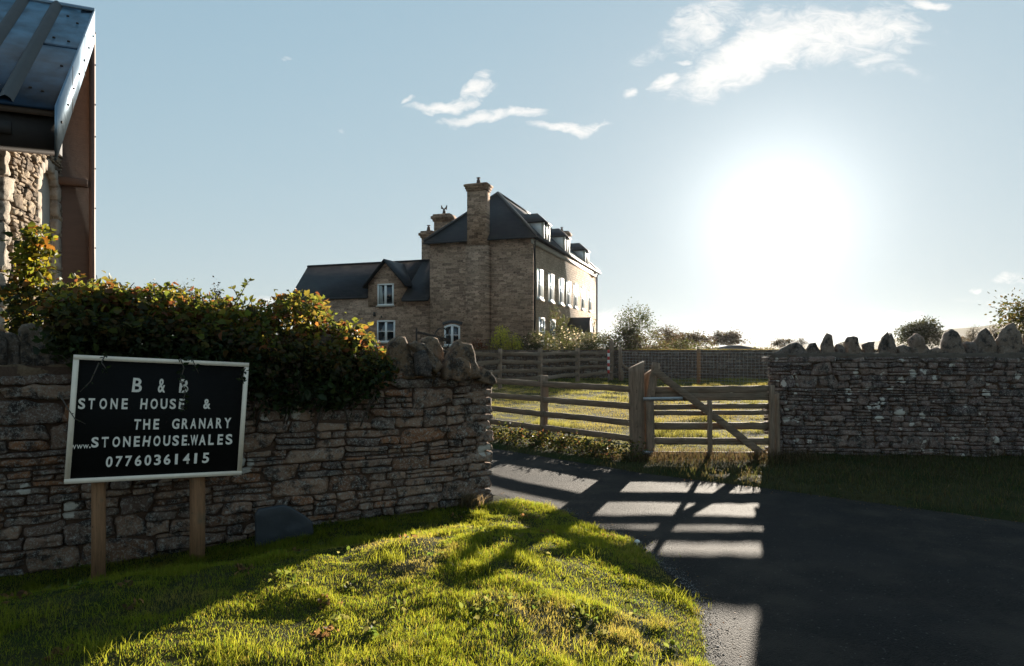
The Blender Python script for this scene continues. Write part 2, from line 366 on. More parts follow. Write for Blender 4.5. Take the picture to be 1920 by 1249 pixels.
def grid_mesh(xs, ys, zf):
    X, Y = np.meshgrid(xs, ys); Z = zf(X, Y); V = np.stack([X, Y, Z], -1).reshape(-1, 3)
    nx, ny = len(xs), len(ys); i = np.arange(nx*ny).reshape(ny, nx)
    Q = np.stack([i[:-1, :-1], i[:-1, 1:], i[1:, 1:], i[1:, :-1]], -1).reshape(-1, 4)
    return V, Q
def earth_mat():
    m, t, b = newmat('earth_and_turf'); g = t.node('ShaderNodeNewGeometry'); pos = g.outputs['Position']
    n = t.noise(pos, 1.7, 6, .65); n2 = t.noise(pos, 22, 5, .7)
    c = t.mix(t.ramp(n, .35, .65), (.018, .026, .007, 1), (.04, .036, .014, 1)); c = t.mix(t.m('MULTIPLY', t.ramp(n2, .5, .7), .7), c, (.016, .012, .008, 1))
    t.put(b.inputs['Base Color'], c); b.inputs['Roughness'].default_value = 1; b.inputs['Specular IOR Level'].default_value = .05
    t.put(b.inputs['Normal'], t.bump(n2, .6, .02)); return m
xs = np.concatenate([[-1500, -900, -500, -250, -140, -90], np.arange(-60, -8, 1.5), np.arange(-8, 9, .09), np.arange(9, 60, 1.5), [90, 140, 250, 500, 900, 1500]])
ys = np.concatenate([[-60, -30, -15, -8, -4], np.arange(-2, 12.5, .09), np.arange(12.5, 60, .5), np.arange(60, 130, 5), [160, 220, 320, 500, 900, 1500, 2200]])
V, Q = grid_mesh(xs, ys, gz)
tag(build('ground', V, Q, earth_mat(), smooth=True), 'grassy ground with a low bank rising beside the lane', 'ground', kind='structure')

def asphalt():
    m, t, b = newmat('asphalt'); g = t.node('ShaderNodeNewGeometry'); pos = g.outputs['Position']
    v = t.node('ShaderNodeTexVoronoi'); t.put(v.inputs['Vector'], pos); v.inputs['Scale'].default_value = 95
    n = t.noise(pos, 1.4, 5, .6); n2 = t.noise(pos, 130, 4, .7)
    sx = t.node('ShaderNodeSeparateColor'); t.put(sx.inputs[0], v.outputs['Color'])
    c = t.mix(sx.outputs[0], (.004, .0035, .003, 1), (.020, .016, .013, 1)); c = t.mix(t.m('MULTIPLY', t.ramp(n, .42, .66), .75), c, (.042, .032, .024, 1))
    c = t.mix(t.m('MULTIPLY', t.ramp(t.noise(pos, .55, 3, .5), .5, .62), .55), c, (.010, .0095, .0095, 1))
    c = t.mix(t.m('GREATER_THAN', sx.outputs[1], .994), c, (.07, .065, .06, 1))
    t.put(b.inputs['Base Color'], c); b.inputs['Roughness'].default_value = .78; b.inputs['Specular IOR Level'].default_value = .13
    h = t.m('ADD', t.m('MULTIPLY', v.outputs['Distance'], -1.0), t.m('MULTIPLY', n2, .5))
    t.put(b.inputs['Normal'], t.bump(h, .9, .01)); return m
yy = np.arange(-3.9, 13.6, .12); VV = []; nc = 70
for y in yy:
    a, b_ = float(xnear(y))-.07, float(xfar(y))+.07
    for k in range(nc): VV.append((a+(b_-a)*(k/(nc-1))**1.3, y, 0))
VV = np.array(VV); VV[:, 2] = .016+.010*fbm2(VV[:, 0], VV[:, 1], .9, 3, 33)
i = np.arange(len(yy)*nc).reshape(len(yy), nc); Q = np.stack([i[:-1, :-1], i[:-1, 1:], i[1:, 1:], i[1:, :-1]], -1).reshape(-1, 4)
tag(build('road', VV, Q, asphalt(), smooth=True), 'narrow dark asphalt lane curving past the gate', 'road', kind='structure')

# hills at the horizon
def hill(name, pts, D, depth, mat, lab):
    V = []; n = len(pts)
    for (px, py) in pts: V.append((PX(px, D), D, PZ(py, D)))
    for (px, py) in pts: V.append((PX(px, D)*.99, D-depth*.5, (PZ(py, D)+1)*.5))
    for (px, py) in pts: V.append((PX(px, D)*.97, D-depth, 0))
    for (px, py) in pts: V.append((PX(px, D)*1.05, D+depth, 0))
    Fc = []
    for i in range(n-1): Fc += [(i, n+i, n+i+1, i+1), (n+i, 2*n+i, 2*n+i+1, n+i+1), (i+1, 3*n+i+1, 3*n+i, i)]
    o = build(name, V, Fc, mat, smooth=True); tag(o, lab, 'hill', kind='structure')
M_HILL = plain('hill_turf', (.10, .085, .045), 1, var=.4, vscale=.02, bump=0, spec=.05)
def ridge(px0, px1, f):
    r = []; p = px0
    while p <= px1: r.append((p, f(p))); p += 12
    return r
hill('hill', ridge(1560, 2500, lambda p: float(np.interp(p, [1560, 1640, 1720, 1790, 1840, 1920, 2100, 2500], [652, 640, 629, 615, 613, 600, 590, 640]))+.8*math.sin(p*.05)), 560, 160, M_HILL, 'pale hillside rising on the horizon at the right')
hill('hill', ridge(1000, 1700, lambda p: float(np.interp(p, [1000, 1250, 1500, 1700], [654, 648, 646, 652]))+.8*math.sin(p*.04)), 900, 200, M_HILL, 'low blue distant ridge behind the paddock trees')

# ------------------------------------------------------------------ stones
def cube_template(n):
    idx = {}; V = []; Fc = []
    def vid(p):
        k = tuple(int(round(c)) for c in p)
        if k not in idx: idx[k] = len(V); V.append(k)
        return idx[k]
    for ax in range(3):
        for sd in (0, n):
            for i in range(n):
                for j in range(n):
                    q = []
                    for (a, b) in ((i, j), (i+1, j), (i+1, j+1), (i, j+1)):
                        p = [0, 0, 0]; p[ax] = sd; p[(ax+1) % 3] = a; p[(ax+2) % 3] = b; q.append(vid(p))
                    Fc.append(tuple(q) if sd else tuple(q[::-1]))
    return np.array(V, float)/n*2-1, np.array(Fc)
def stones_mesh(cells, n, k=5.0, rough=.25, seed=1):
    """cells: list of (centre(s,n,z), half(s,n,z), colour, yaw). returns local-frame verts, faces, colours"""
    T, TF = cube_template(n); r = (np.abs(T)**k).sum(1)**(1/k); T = T/r[:, None]
    VV = []; FF = []; CC = []
    C = np.array([c[0] for c in cells]); H = np.array([c[1] for c in cells]); K = np.array([c[2] for c in cells]); Y = np.array([c[3] for c in cells])
    P = T[None]*H[:, None, :]
    # per-stone skew so that no outline is a clean rectangle
    sk = RNG.normal(0, .10, (len(cells), 4))
    u = T[None, :, 0]; w = T[None, :, 2]
    P[:, :, 2] += (sk[:, 0, None]*u*1.3+sk[:, 1, None]*u*w)*H[:, None, 2]
    P[:, :, 0] += (sk[:, 2, None]*w+sk[:, 3, None]*u*w)*np.minimum(H[:, None, 0], H[:, None, 2]*2)
    P[:, :, 1] += u*Y[:, None]*H[:, None, 0]
    P = P+C[:, None, :]
    hmin = H.min(1)[:, None, None]
    for ax in range(3):
        P[:, :, ax] += fbm(P*14+40*ax, 3, seed+ax*7)*rough*np.minimum(.05, H.min(1)[:, None])*(1.0 if ax == 1 else .7)
    nv = T.shape[0]
    VV = P.reshape(-1, 3); FF = (TF[None]+(np.arange(len(cells))*nv)[:, None, None]).reshape(-1, 4)
    CC = np.repeat(K, nv, axis=0)
    return VV, FF, CC
def coursed(s0, s1, ztop, zbot=-.22, bh=(.13, .26), cw=(.16, .48), pal=None, keep=None, thick=.12, gap=.012, minsub=.045):
    cells = []; z = zbot
    zmax = max(ztop(s0), ztop((s0+s1)/2), ztop(s1))
    while z < zmax:
        h = random.uniform(*bh); s = s0+random.uniform(-.15, 0)
        while s < s1:
            w = random.uniform(*cw)
            if s+w > s1-.1: w = s1-s
            nsub = random.choice([1, 2, 2, 3, 3]) if h > minsub*3 else random.choice([1, 2]) if h > minsub*2 else 1
            cuts = sorted([0]+[(i+1)/nsub+random.uniform(-.12, .12) if i < nsub-1 else 1 for i in range(nsub)])
            for a, b in zip(cuts[:-1], cuts[1:]):
                parts = [(s, s+w)]
                if nsub > 1 and w > .26 and random.random() < .55:
                    f = random.uniform(.35, .65); parts = [(s, s+w*f), (s+w*f, s+w)]
                for (sa, sb) in parts:
                    za, zb = z+h*a, z+h*b; mid = (sa+sb)/2; top = ztop(min(max(mid, s0), s1))
                    if za > top-.02: continue
                    zb = min(zb, top+.01)
                    if keep and not keep(mid, (za+zb)/2): continue
                    dd = thick+random.uniform(-.02, .02)
                    cells.append([((sa+sb)/2, -dd/2+random.gauss(.012, .013), (za+zb)/2), ((sb-sa)/2-gap*.5, dd/2+.02, max(.012, (zb-za)/2-gap*.5)), random.choice(pal), random.gauss(0, .03)])
            s += w
        z += h
    return cells
def frame_map(o, d, nrm):
    o = np.array(o); d = np.array(d); nrm = np.array(nrm)
    def f(P): return np.stack([o[0]+P[:, 0]*d[0]+P[:, 1]*nrm[0], o[1]+P[:, 0]*d[1]+P[:, 1]*nrm[1], P[:, 2]], -1)
    return f
def rock(outline, D, thick, mat, name, parent, seed=0, col=(.12, .095, .075), yaw=0, rough=.03):
    """upright slab: outline in picture pixels gives its shape at distance D; full thickness and rugged faces"""
    pts = [Vector((PX(px, D), 0, PZ(py, D))) for px, py in outline]
    res = []
    for i in range(len(pts)):
        a, b = pts[i], pts[(i+1) % len(pts)]; k = max(1, int((b-a).length/.045))
        for j in range(k): res.append(a.lerp(b, j/k))
    c = sum(res, Vector())/len(res); n = len(res); V = []; Fc = []
    rings = [(.2, -.5), (.45, -.5), (.7, -.5), (.92, -.47), (1.0, -.3), (1.0, 0), (1.0, .3), (.92, .47), (.7, .5), (.3, .5)]
    for (k, t) in rings:
        for p in res: q = c+(p-c)*k; V.append((q.x, D+t*thick, q.z))
    for r_ in range(len(rings)-1):
        for j in range(n): k = (j+1) % n; Fc.append((r_*n+j, r_*n+k, (r_+1)*n+k, (r_+1)*n+j))
    Fc.append(tuple(range(n-1, -1, -1))); Fc.append(tuple((len(rings)-1)*n+j for j in range(n)))
    V = np.array(V); ca, sa = math.cos(yaw), math.sin(yaw); X = V[:, 0]-c.x; Y = V[:, 1]-D
    V[:, 0] = c.x+X*ca-Y*sa; V[:, 1] = D+X*sa+Y*ca
    for ax in range(3): V[:, ax] += fbm(V*9+ax*31+seed*3.1, 5, 90+ax, gain=.6)*rough*(2.2 if ax == 1 else 1.1)
    return build(name, V, Fc, mat, parent, np.tile(np.array(col), (len(V), 1)), smooth=False)

# ------------------------------------------------------------------ left stone wall
PAL_L = [(a*2.1, b*1.52, c*1.22) for a, b, c in ((.10, .083, .07), (.13, .105, .085), (.085, .072, .064), (.15, .12, .095), (.07, .06, .056), (.12, .10, .085), (.16, .135, .11), (.10, .07, .05), (.14, .085, .05), (.09, .085, .08))]
M_ST_L = stone_mat('rubble_stone_near', lichen=.10, speck=.75, bump=.9, lich_scale=5.2)
M_MORT = plain('lime_mortar', (.10, .06, .04), .98, var=.4, vscale=18, bump=1.0, bscale=70, bdist=.02, spec=.1)
LW = thing('stone_wall', 'near stone wall behind the B and B sign, half hidden by creeper', 'wall', (-2.2, 6.3, 0))
fL = frame_map(WE, WD, WN)
def topL(s): return float(np.interp(s, [-9, -4.4, -3.5, -1.2, -.35, 0], [1.52, 1.52, 1.5, 1.46, 1.45, 1.36]))
cl = coursed(-8.2, -.05, topL, pal=PAL_L, thick=.14, bh=(.10, .23), cw=(.18, .56), minsub=.036)
# corner stones at the end, turning the corner, proud of the face by uneven amounts
z = -.1
while z < 1.33:
    h = random.uniform(.055, .13); w = random.uniform(.16, .34); cl.append([(-w/2+random.uniform(-.0, .035), -.13, z+h/2), (w/2, .17, h/2-.006), random.choice(PAL_L[:7]), random.gauss(0, .06)]); z += h
# end face stones
endc = []
z = -.1
while z < 1.36:
    h = random.uniform(.06, .14); q = -.30
    while q > -.58:
        w = random.uniform(.12, .26); endc.append([(-.06+random.uniform(-.02, .03), q-w/2, z+h/2), (.08, w/2-.006, h/2-.006), random.choice(PAL_L), 0]); q -= w
    z += h
V, Q, C = stones_mesh(cl+endc, 7, k=9, rough=.85)
V[:, 2] += .02*np.sin(V[:, 0]*1.9)*np.clip(V[:, 2], 0, 1)
o = build('stonework', fL(V), Q, M_ST_L, LW, C, smooth=True)
def slab(xs_, n0, n1, z0, top, rough, seed):
    """closed mortar/rubble core following the wall frame, with an uneven surface"""
    ns = len(xs_); prof = []
    for j in range(6): prof.append((n0, j/5))
    for j in range(1, 5): prof.append((n0+(n1-n0)*j/5, 1.0))
    for j in range(5, -1, -1): prof.append((n1, j/5))
    V = []; m_ = len(prof)
    for s in xs_:
        for (a, b) in prof: V.append((s, a, z0+(top(s)-z0)*b))
    V = np.array(V)
    for ax in (1, 2): V[:, ax] += fbm(V*7+ax*13, 4, seed+ax)*rough
    Fc = []
    for i in range(ns-1):
        for j in range(m_-1): Fc.append((i*m_+j, (i+1)*m_+j, (i+1)*m_+j+1, i*m_+j+1))
    Fc.append(tuple(range(m_))); Fc.append(tuple((ns-1)*m_+j for j in range(m_-1, -1, -1)))
    return V, Fc
V, Fc = slab(np.arange(-8.2, -.04, .05), -.012, -.52, -.3, lambda s: topL(s)+.035, .018, 60)
build('mortar_core', fL(V), Fc, M_MORT, LW, smooth=True)
M_COPE = stone_mat('coping_stone', tint=(1.9, 1.6, 1.35), lichen=.0, speck=.3, bump=.9, orange=.2)
V, Fc = slab(np.arange(-8.2, -.0, .05), -.02, -.46, 1.30, lambda s: float(np.interp(s, [-9, -1.3, -.45, -.2, 0], [1.56, 1.54, 1.52, 1.50, 1.37])), .04, 70)
build('coping_bed', fL(V), Fc, plain('bed_mortar', (.15, .10, .062), .95, var=.45, vscale=14, bump=1.0, bscale=50, bdist=.02, spec=.1), LW, smooth=True)
def cope(outl, D, th, seed, col, yaw=.5): rock(outl, D, th, M_COPE, 'coping_stone', LW, seed, col, yaw)
cope([(722, 712), (724, 664), (728, 642), (742, 632), (756, 634), (764, 648), (768, 662), (776, 684), (777, 712)], 6.85, .17, 1, (.13, .095, .065))
cope([(764, 645), (776, 640), (792, 646), (815, 668), (828, 688), (816, 700), (795, 676), (775, 660)], 6.85, .17, 2, (.12, .09, .065))
cope([(782, 706), (776, 660), (790, 655), (802, 670), (808, 690), (806, 706)], 6.78, .12, 3, (.06, .052, .05))
cope([(788, 706), (784, 640), (800, 632), (818, 635), (828, 652), (832, 706)], 7.08, .14, 4, (.14, .105, .075))
cope([(828, 708), (834, 674), (843, 654), (857, 637), (864, 643), (881, 646), (887, 664), (889, 678), (897, 688), (902, 712)], 7.02, .18, 5, (.12, .085, .058))
cope([(886, 712), (896, 686), (908, 694), (919, 706), (923, 716), (918, 724)], 7.22, .26, 6, (.13, .10, .075))
cope([(846, 712), (850, 672), (866, 668), (880, 680), (884, 712)], 6.9, .1, 7, (.12, .08, .05))
for k, (a, b, t_) in enumerate([(-60, 8, 618), (0, 36, 622), (40, 78, 606), (74, 108, 618), (108, 150, 606), (155, 205, 612), (210, 262, 604), (268, 320, 612), (330, 380, 606), (392, 440, 616), (452, 505, 612), (520, 575, 618), (590, 640, 628), (648, 708, 634)]):
    mid = (a+b)/2; D = (WE[1]-WE[0]*WD[1]/WD[0])/(1-(mid-CX)/F*WD[1]/WD[0])+.22
    cope([(a, 690), (a+2, t_+14), (a+8, t_+3), ((a+b)/2+3, t_), (b-5, t_+6), (b, t_+22), (b+1, 690)], D, random.uniform(.12, .24), 10+k, random.choice([(.10, .085, .07), (.07, .06, .052), (.13, .10, .07)]), .5+random.uniform(-.1, .1))

# slate slab leaning at the foot
D = 6.0
SL = rock([(482, 1040), (480, 958), (486, 949), (530, 946), (546, 952), (584, 984), (592, 1040)], D-.08, .035, plain('blue_slate', (.022, .024, .028), .55, var=.2, vscale=5, bump=.3, bscale=14, bdist=.01), 'slate_slab', None, 3, yaw=.5, rough=.008)
tag(SL, 'blue grey slate slab leaning against the foot of the near wall', 'slab')

# ------------------------------------------------------------------ right stone wall
PAL_R = [(a*2.0, b*1.5, c*1.3) for a, b, c in ((.075, .066, .062), (.09, .08, .074), (.062, .055, .056), (.105, .09, .082), (.05, .045, .047), (.085, .07, .066), (.12, .105, .095))]
M_ST_R = stone_mat('rubble_stone_lichen', lichen=.42, speck=.6, bump=.9, lich_scale=6.5, orange=.1)
RO = np.array([3.96, 10.5]); RD = np.array([.9975, -.0698]); RN = np.array([-.0698, -.9975])
RW = thing('stone_wall', 'lichen spotted stone wall with pointed coping stones, right of the gate', 'wall', (6, 10.3, 0))
fR = frame_map(RO, RD, RN)
cr = coursed(.0, 7.5, lambda s: 1.54, pal=PAL_R, bh=(.10, .2), cw=(.14, .46), minsub=.035, gap=.010)
V, Q, C = stones_mesh(cr, 5, k=8, rough=.9, seed=40)
V[:, 0] += np.maximum(0, -V[:, 1])*.36*np.exp(-np.maximum(V[:, 0], 0)/.6)
build('stonework', fR(V), Q, M_ST_R, RW, C, smooth=True)
V, Fc = slab(np.arange(0.0, 7.5, .08), -.015, -.5, -.1, lambda s: 1.56+.02*math.sin(s*5), .02, 160)
V[:, 0] += np.maximum(0, -V[:, 1])*.40*np.exp(-np.maximum(V[:, 0], 0)/.6)
build('mortar_core', fR(V), Fc, M_MORT, RW, smooth=True)
V, Fc = slab(np.arange(0.02, 7.5, .06), -.0, -.44, 1.45, lambda s: 1.60, .035, 170)
V[:, 0] += np.maximum(0, -V[:, 1])*.40*np.exp(-np.maximum(V[:, 0], 0)/.6)
build('coping_bed', fR(V), Fc, plain('bed_mortar_grey', (.12, .095, .075), .95, var=.4, vscale=14, bump=1.0, bscale=50, bdist=.02, spec=.1), RW, smooth=True)
CR = [[(1448, 684), (1452, 664), (1468, 652), (1480, 644), (1492, 641), (1502, 648), (1512, 664), (1514, 680)],
      [(1508, 680), (1512, 654), (1518, 644), (1526, 643), (1534, 655), (1538, 680)], [(1534, 680), (1540, 655), (1545, 632), (1550, 625), (1555, 627), (1562, 655), (1570, 680)],
      [(1562, 680), (1566, 652), (1571, 645), (1578, 650), (1582, 680)], [(1586, 680), (1588, 636), (1592, 631), (1604, 633), (1609, 660), (1612, 680)],
      [(1616, 646), (1628, 642), (1638, 641), (1638, 655), (1634, 672), (1622, 672), (1618, 656)],
      [(1648, 680), (1650, 648), (1654, 634), (1664, 622), (1668, 640), (1668, 680)], [(1662, 680), (1664, 630), (1670, 623), (1674, 640), (1678, 660), (1680, 680)],
      [(1678, 680), (1680, 652), (1692, 647), (1704, 652), (1706, 680)], [(1706, 682), (1708, 634), (1716, 626), (1722, 630), (1730, 644), (1742, 656), (1746, 682)],
      [(1742, 682), (1746, 656), (1756, 650), (1766, 660), (1768, 682)], [(1764, 684), (1768, 640), (1774, 624), (1782, 617), (1790, 624), (1798, 640), (1806, 660), (1808, 684)],
      [(1804, 684), (1808, 646), (1818, 640), (1828, 650), (1830, 684)], [(1818, 684), (1824, 648), (1836, 626), (1846, 615), (1856, 628), (1864, 646), (1870, 684)],
      [(1864, 684), (1870, 640), (1884, 616), (1896, 606), (1906, 620), (1918, 650), (1920, 684)], [(1915, 684), (1920, 630), (1940, 612), (1960, 640), (1965, 684)],
      [(1962, 684), (1970, 640), (1990, 620), (2010, 650), (2012, 684)], [(2010, 684), (2020, 630), (2040, 618), (2060, 650), (2062, 684)]]
for k, ol in enumerate(CR):
    mid = sum(p[0] for p in ol)/len(ol); a = (mid-CX)/F; D = (RO[1]-RO[0]*RD[1]/RD[0])/(1-a*RD[1]/RD[0])+.16
    rock(ol, D, random.uniform(.12, .24), M_COPE, 'coping_stone', RW, 40+k, random.choice([(.10, .085, .075), (.08, .07, .066), (.12, .10, .085)]), random.uniform(-.25, .2))

# ------------------------------------------------------------------ vegetation tools
def leaf_cloud(P, size, cols, droop=.3, seed=0, aspect=.55, up=None, fold=.25):
    """P Nx3 leaf positions -> folded pointed leaves, each with its own size, pose and colour"""
    r = np.random.default_rng(seed); N = len(P)
    d = r.normal(0, 1, (N, 3)); d[:, 2] = d[:, 2]*.6-droop; d /= np.linalg.norm(d, axis=1)[:, None]
    q = r.normal(0, 1, (N, 3)); 
    if up is not None: q = q*.6+np.cross(d, np.array(up)[None]+r.normal(0, .2, (N, 3)))
    sd = np.cross(d, q); sd /= np.linalg.norm(sd, axis=1)[:, None]+1e-9; nn = np.cross(sd, d)
    L = size*r.uniform(.55, 1.25, N)[:, None]; w = L*aspect
    a = P; b1 = P+d*L*.35+sd*w*.5+nn*w*fold; b2 = P+d*L*.35-sd*w*.5+nn*w*fold; c1 = P+d*L*.72+sd*w*.34+nn*w*fold*.6; c2 = P+d*L*.72-sd*w*.34+nn*w*fold*.6
    mid = P+d*L*.5; tip = P+d*L-nn*L*.12
    V = np.stack([a, b1, c1, tip, c2, b2, mid], 1).reshape(-1, 3)
    F0 = np.array([(0, 1, 6), (1, 2, 6), (2, 3, 6), (3, 4, 6), (4, 5, 6), (5, 0, 6)])
    Fc = (F0[None]+(np.arange(N)*7)[:, None, None]).reshape(-1, 3)
    cols = np.asarray(cols)
    if cols.ndim == 2 and len(cols) != N: cols = cols[r.integers(0, len(cols), N)]
    c = cols*r.uniform(.7, 1.3, (N, 1)); return V, Fc, np.repeat(c, 7, axis=0)
GREENS = np.array([(.045, .075, .018), (.06, .095, .02), (.035, .06, .018), (.075, .10, .025)])
def blades(X, Y, Z, H, W, lean, cols, seed=0, seg=2, leanbias=(0, 0)):
    r = np.random.default_rng(seed); N = len(X)
    th = r.uniform(0, 2*np.pi, N); sdx, sdy = np.cos(th), np.sin(th)
    la = r.uniform(0, 2*np.pi, N); lm = np.abs(r.normal(0, lean, N))*H
    lx, ly = np.cos(la)*lm+leanbias[0]*H, np.sin(la)*lm+leanbias[1]*H
    rows = []
    for k in range(seg):
        t = k/seg; ww = W*(1-.35*t)
        cx, cy, cz = X+lx*t*t, Y+ly*t*t, Z+H*t
        rows.append(np.stack([cx-sdx*ww/2, cy-sdy*ww/2, cz], -1)); rows.append(np.stack([cx+sdx*ww/2, cy+sdy*ww/2, cz], -1))
    rows.append(np.stack([X+lx, Y+ly, Z+H*np.sqrt(np.clip(1-(lm/np.maximum(H, 1e-5))**2*.4, .2, 1))], -1))
    nv = 2*seg+1; V = np.stack(rows, 1).reshape(-1, 3); base = (np.arange(N)*nv)[:, None]
    tri = []
    for k in range(seg-1): tri += [(2*k, 2*k+1, 2*k+3), (2*k, 2*k+3, 2*k+2)]
    tri.append((2*seg-2, 2*seg-1, 2*seg)); tri = np.array(tri)
    Fc = (base[:, :, None]+tri[None]).reshape(-1, 3)
    return V, Fc, np.repeat(cols, nv, axis=0)
def join(parts):
    V = []; Fc = []; C = []; b = 0
    for v, f, c in parts: V.append(v); Fc.append(f+b); C.append(c); b += len(v)
    return np.concatenate(V), np.concatenate(Fc), np.concatenate(C)

# lawn on the bank
def lawn():
    parts = []
    for (n, ymin, ymax, w) in ((170000, 2.4, 4.6, .0025), (140000, 4.6, 8.2, .0034)):
        x = RNG.uniform(-5.2, 1.4, n*2); y = RNG.uniform(ymin, ymax, n*2)
        ok = (x < xnear(y)-.01+.05*fbm2(x, y, 6, 2, 3)) & (wall_d(x, y) > .04) & (np.abs(x/y) < 1.0); x, y = x[ok][:n], y[ok][:n]
        tuft = fbm2(x, y, 3.2, 3, 77); t2 = fbm2(x, y, 1.1, 3, 78); dry = fbm2(x, y, 1.6, 4, 79)
        e = xnear(y)-x
        keep = RNG.uniform(0, 1, len(x)) < np.clip(.95-.5*sstep(.1, .45, dry)+tuft, .35, 1); x, y, tuft, t2, dry, e = [q[keep] for q in (x, y, tuft, t2, dry, e)]
        H = .016+.034*sstep(.0, .45, tuft)+.014*sstep(0, .4, t2); H = H*RNG.uniform(.5, 1.35, len(x))*(1+.5*(wall_d(x, y) < .5))
        g = np.stack([.150+.05*RNG.uniform(-1, 1, len(x))*.5, .190+.03*RNG.uniform(-1, 1, len(x)), .018+0*x], -1)
        yel = np.array([.27, .225, .075]); k = np.clip(sstep(.1, .5, dry)*.6+(RNG.uniform(0, 1, len(x)) < .08)*.7, 0, 1)[:, None]
        c = g*(1-k)+yel*k
        parts.append(blades(x, y, gz(x, y)-.004, H, w*RNG.uniform(.6, 1.3, len(x)), .75, c, seg=3))
    # taller tussocks
    for i in range(110):
        while True:
            cx, cy = RNG.uniform(-3.6, 1.2), RNG.uniform(2.8, 7.0)
            if cx < xnear(cy)-.05 and wall_d(cx, cy) > .15: break
        n = int(RNG.integers(60, 220)); rr = RNG.uniform(.04, .13); x = cx+RNG.normal(0, rr, n); y = cy+RNG.normal(0, rr, n)
        H = RNG.uniform(.04, .085)*RNG.uniform(.4, 1.2, n); c = np.array([.15, .18, .02])*RNG.uniform(.75, 1.25, (n, 1))
        parts.append(blades(x, y, gz(x, y)-.004, H, .0035*RNG.uniform(.7, 1.2, n), .6, c, seg=3))
    V, Fc, C = join(parts)
    tag(build('lawn_grass', V, Fc, M_GRASS, col=C), 'short tufted green grass on the bank between wall and lane', 'grass', kind='stuff')
lawn()
def edge_pebbles():
    T, TF = cube_template(2); T = T/np.linalg.norm(T, axis=1)[:, None]
    n = 3000; y = RNG.uniform(2.2, 7.8, n); off = np.abs(RNG.normal(0, .06, n))+.0; x = xnear(y)+off-.02+.02*np.sin(y*3)
    s = RNG.uniform(.0015, .0045, n)*np.where(RNG.uniform(0, 1, n) < .03, 1.8, 1)
    P = T[None]*s[:, None, None]*RNG.uniform(.6, 1.2, (n, 1, 3)); P[:, :, 0] += x[:, None]; P[:, :, 1] += y[:, None]; P[:, :, 2] *= .35; P[:, :, 2] += (np.maximum(gz(x, y), .018)+s*.1)[:, None]
    nv = len(T); C = np.repeat(RNG.uniform(.05, .26, (n, 1))*np.array([[1, .95, .88]]), nv, axis=0)
    m = plain('pebble', (.3, .28, .25), .8)
    mm, t, b = newmat('pebbles'); at = t.node('ShaderNodeAttribute', attribute_name='Col'); t.put(b.inputs['Base Color'], at.outputs['Color']); b.inputs['Roughness'].default_value = .8
    tag(build('gravel', P.reshape(-1, 3), (TF[None]+(np.arange(n)*nv)[:, None, None]).reshape(-1, 4), mm, col=C, smooth=True), 'pale loose gravel along the grass edge of the lane', 'gravel', kind='stuff')
edge_pebbles()
def litter():
    n = 420; y = RNG.uniform(3.0, 8.6, n); side = RNG.uniform(0, 1, n) < .35
    x = np.where(side, xnear(y)+np.abs(RNG.normal(0, .10, n)), np.minimum(xfar(y), 6.5)-np.abs(RNG.normal(0, .22, n))); P = np.stack([x, y, np.full(n, .032)], -1)
    V, Fc, C = leaf_cloud(P, .022, np.array([(.16, .09, .04), (.10, .06, .03), (.2, .14, .06), (.07, .06, .03)]), 0, 801, .6); V[:, 2] = .03+(V[:, 2]-.032)*.3
    tag(build('leaf_litter', V, Fc, M_GRASS, col=C), 'scattered dead leaves along both edges of the lane', 'leaf litter', kind='stuff')
    parts = []
    for i in range(90):
        while True:
            cx, cy = RNG.uniform(-3.6, 1.2), RNG.uniform(2.9, 7.0)
            if cx < xnear(cy)-.04 and wall_d(cx, cy) > .1: break
        m = int(RNG.integers(8, 22)); q = RNG.normal(0, .035, (m, 2)); X, Y = cx+q[:, 0], cy+q[:, 1]
        parts.append(leaf_cloud(np.stack([X, Y, gz(X, Y)+.018], -1), .034, np.array([(.06, .10, .02), (.09, .12, .03), (.12, .13, .05)]) if i % 4 else np.array([(.16, .10, .05), (.12, .08, .04)]), -.15, 820+i, .7))
    V, Fc, C = join(parts); tag(build('lawn_weeds', V, Fc, M_GRASS, col=C), 'low clover and broad leaved weeds scattered through the bank grass', 'weeds', kind='stuff')
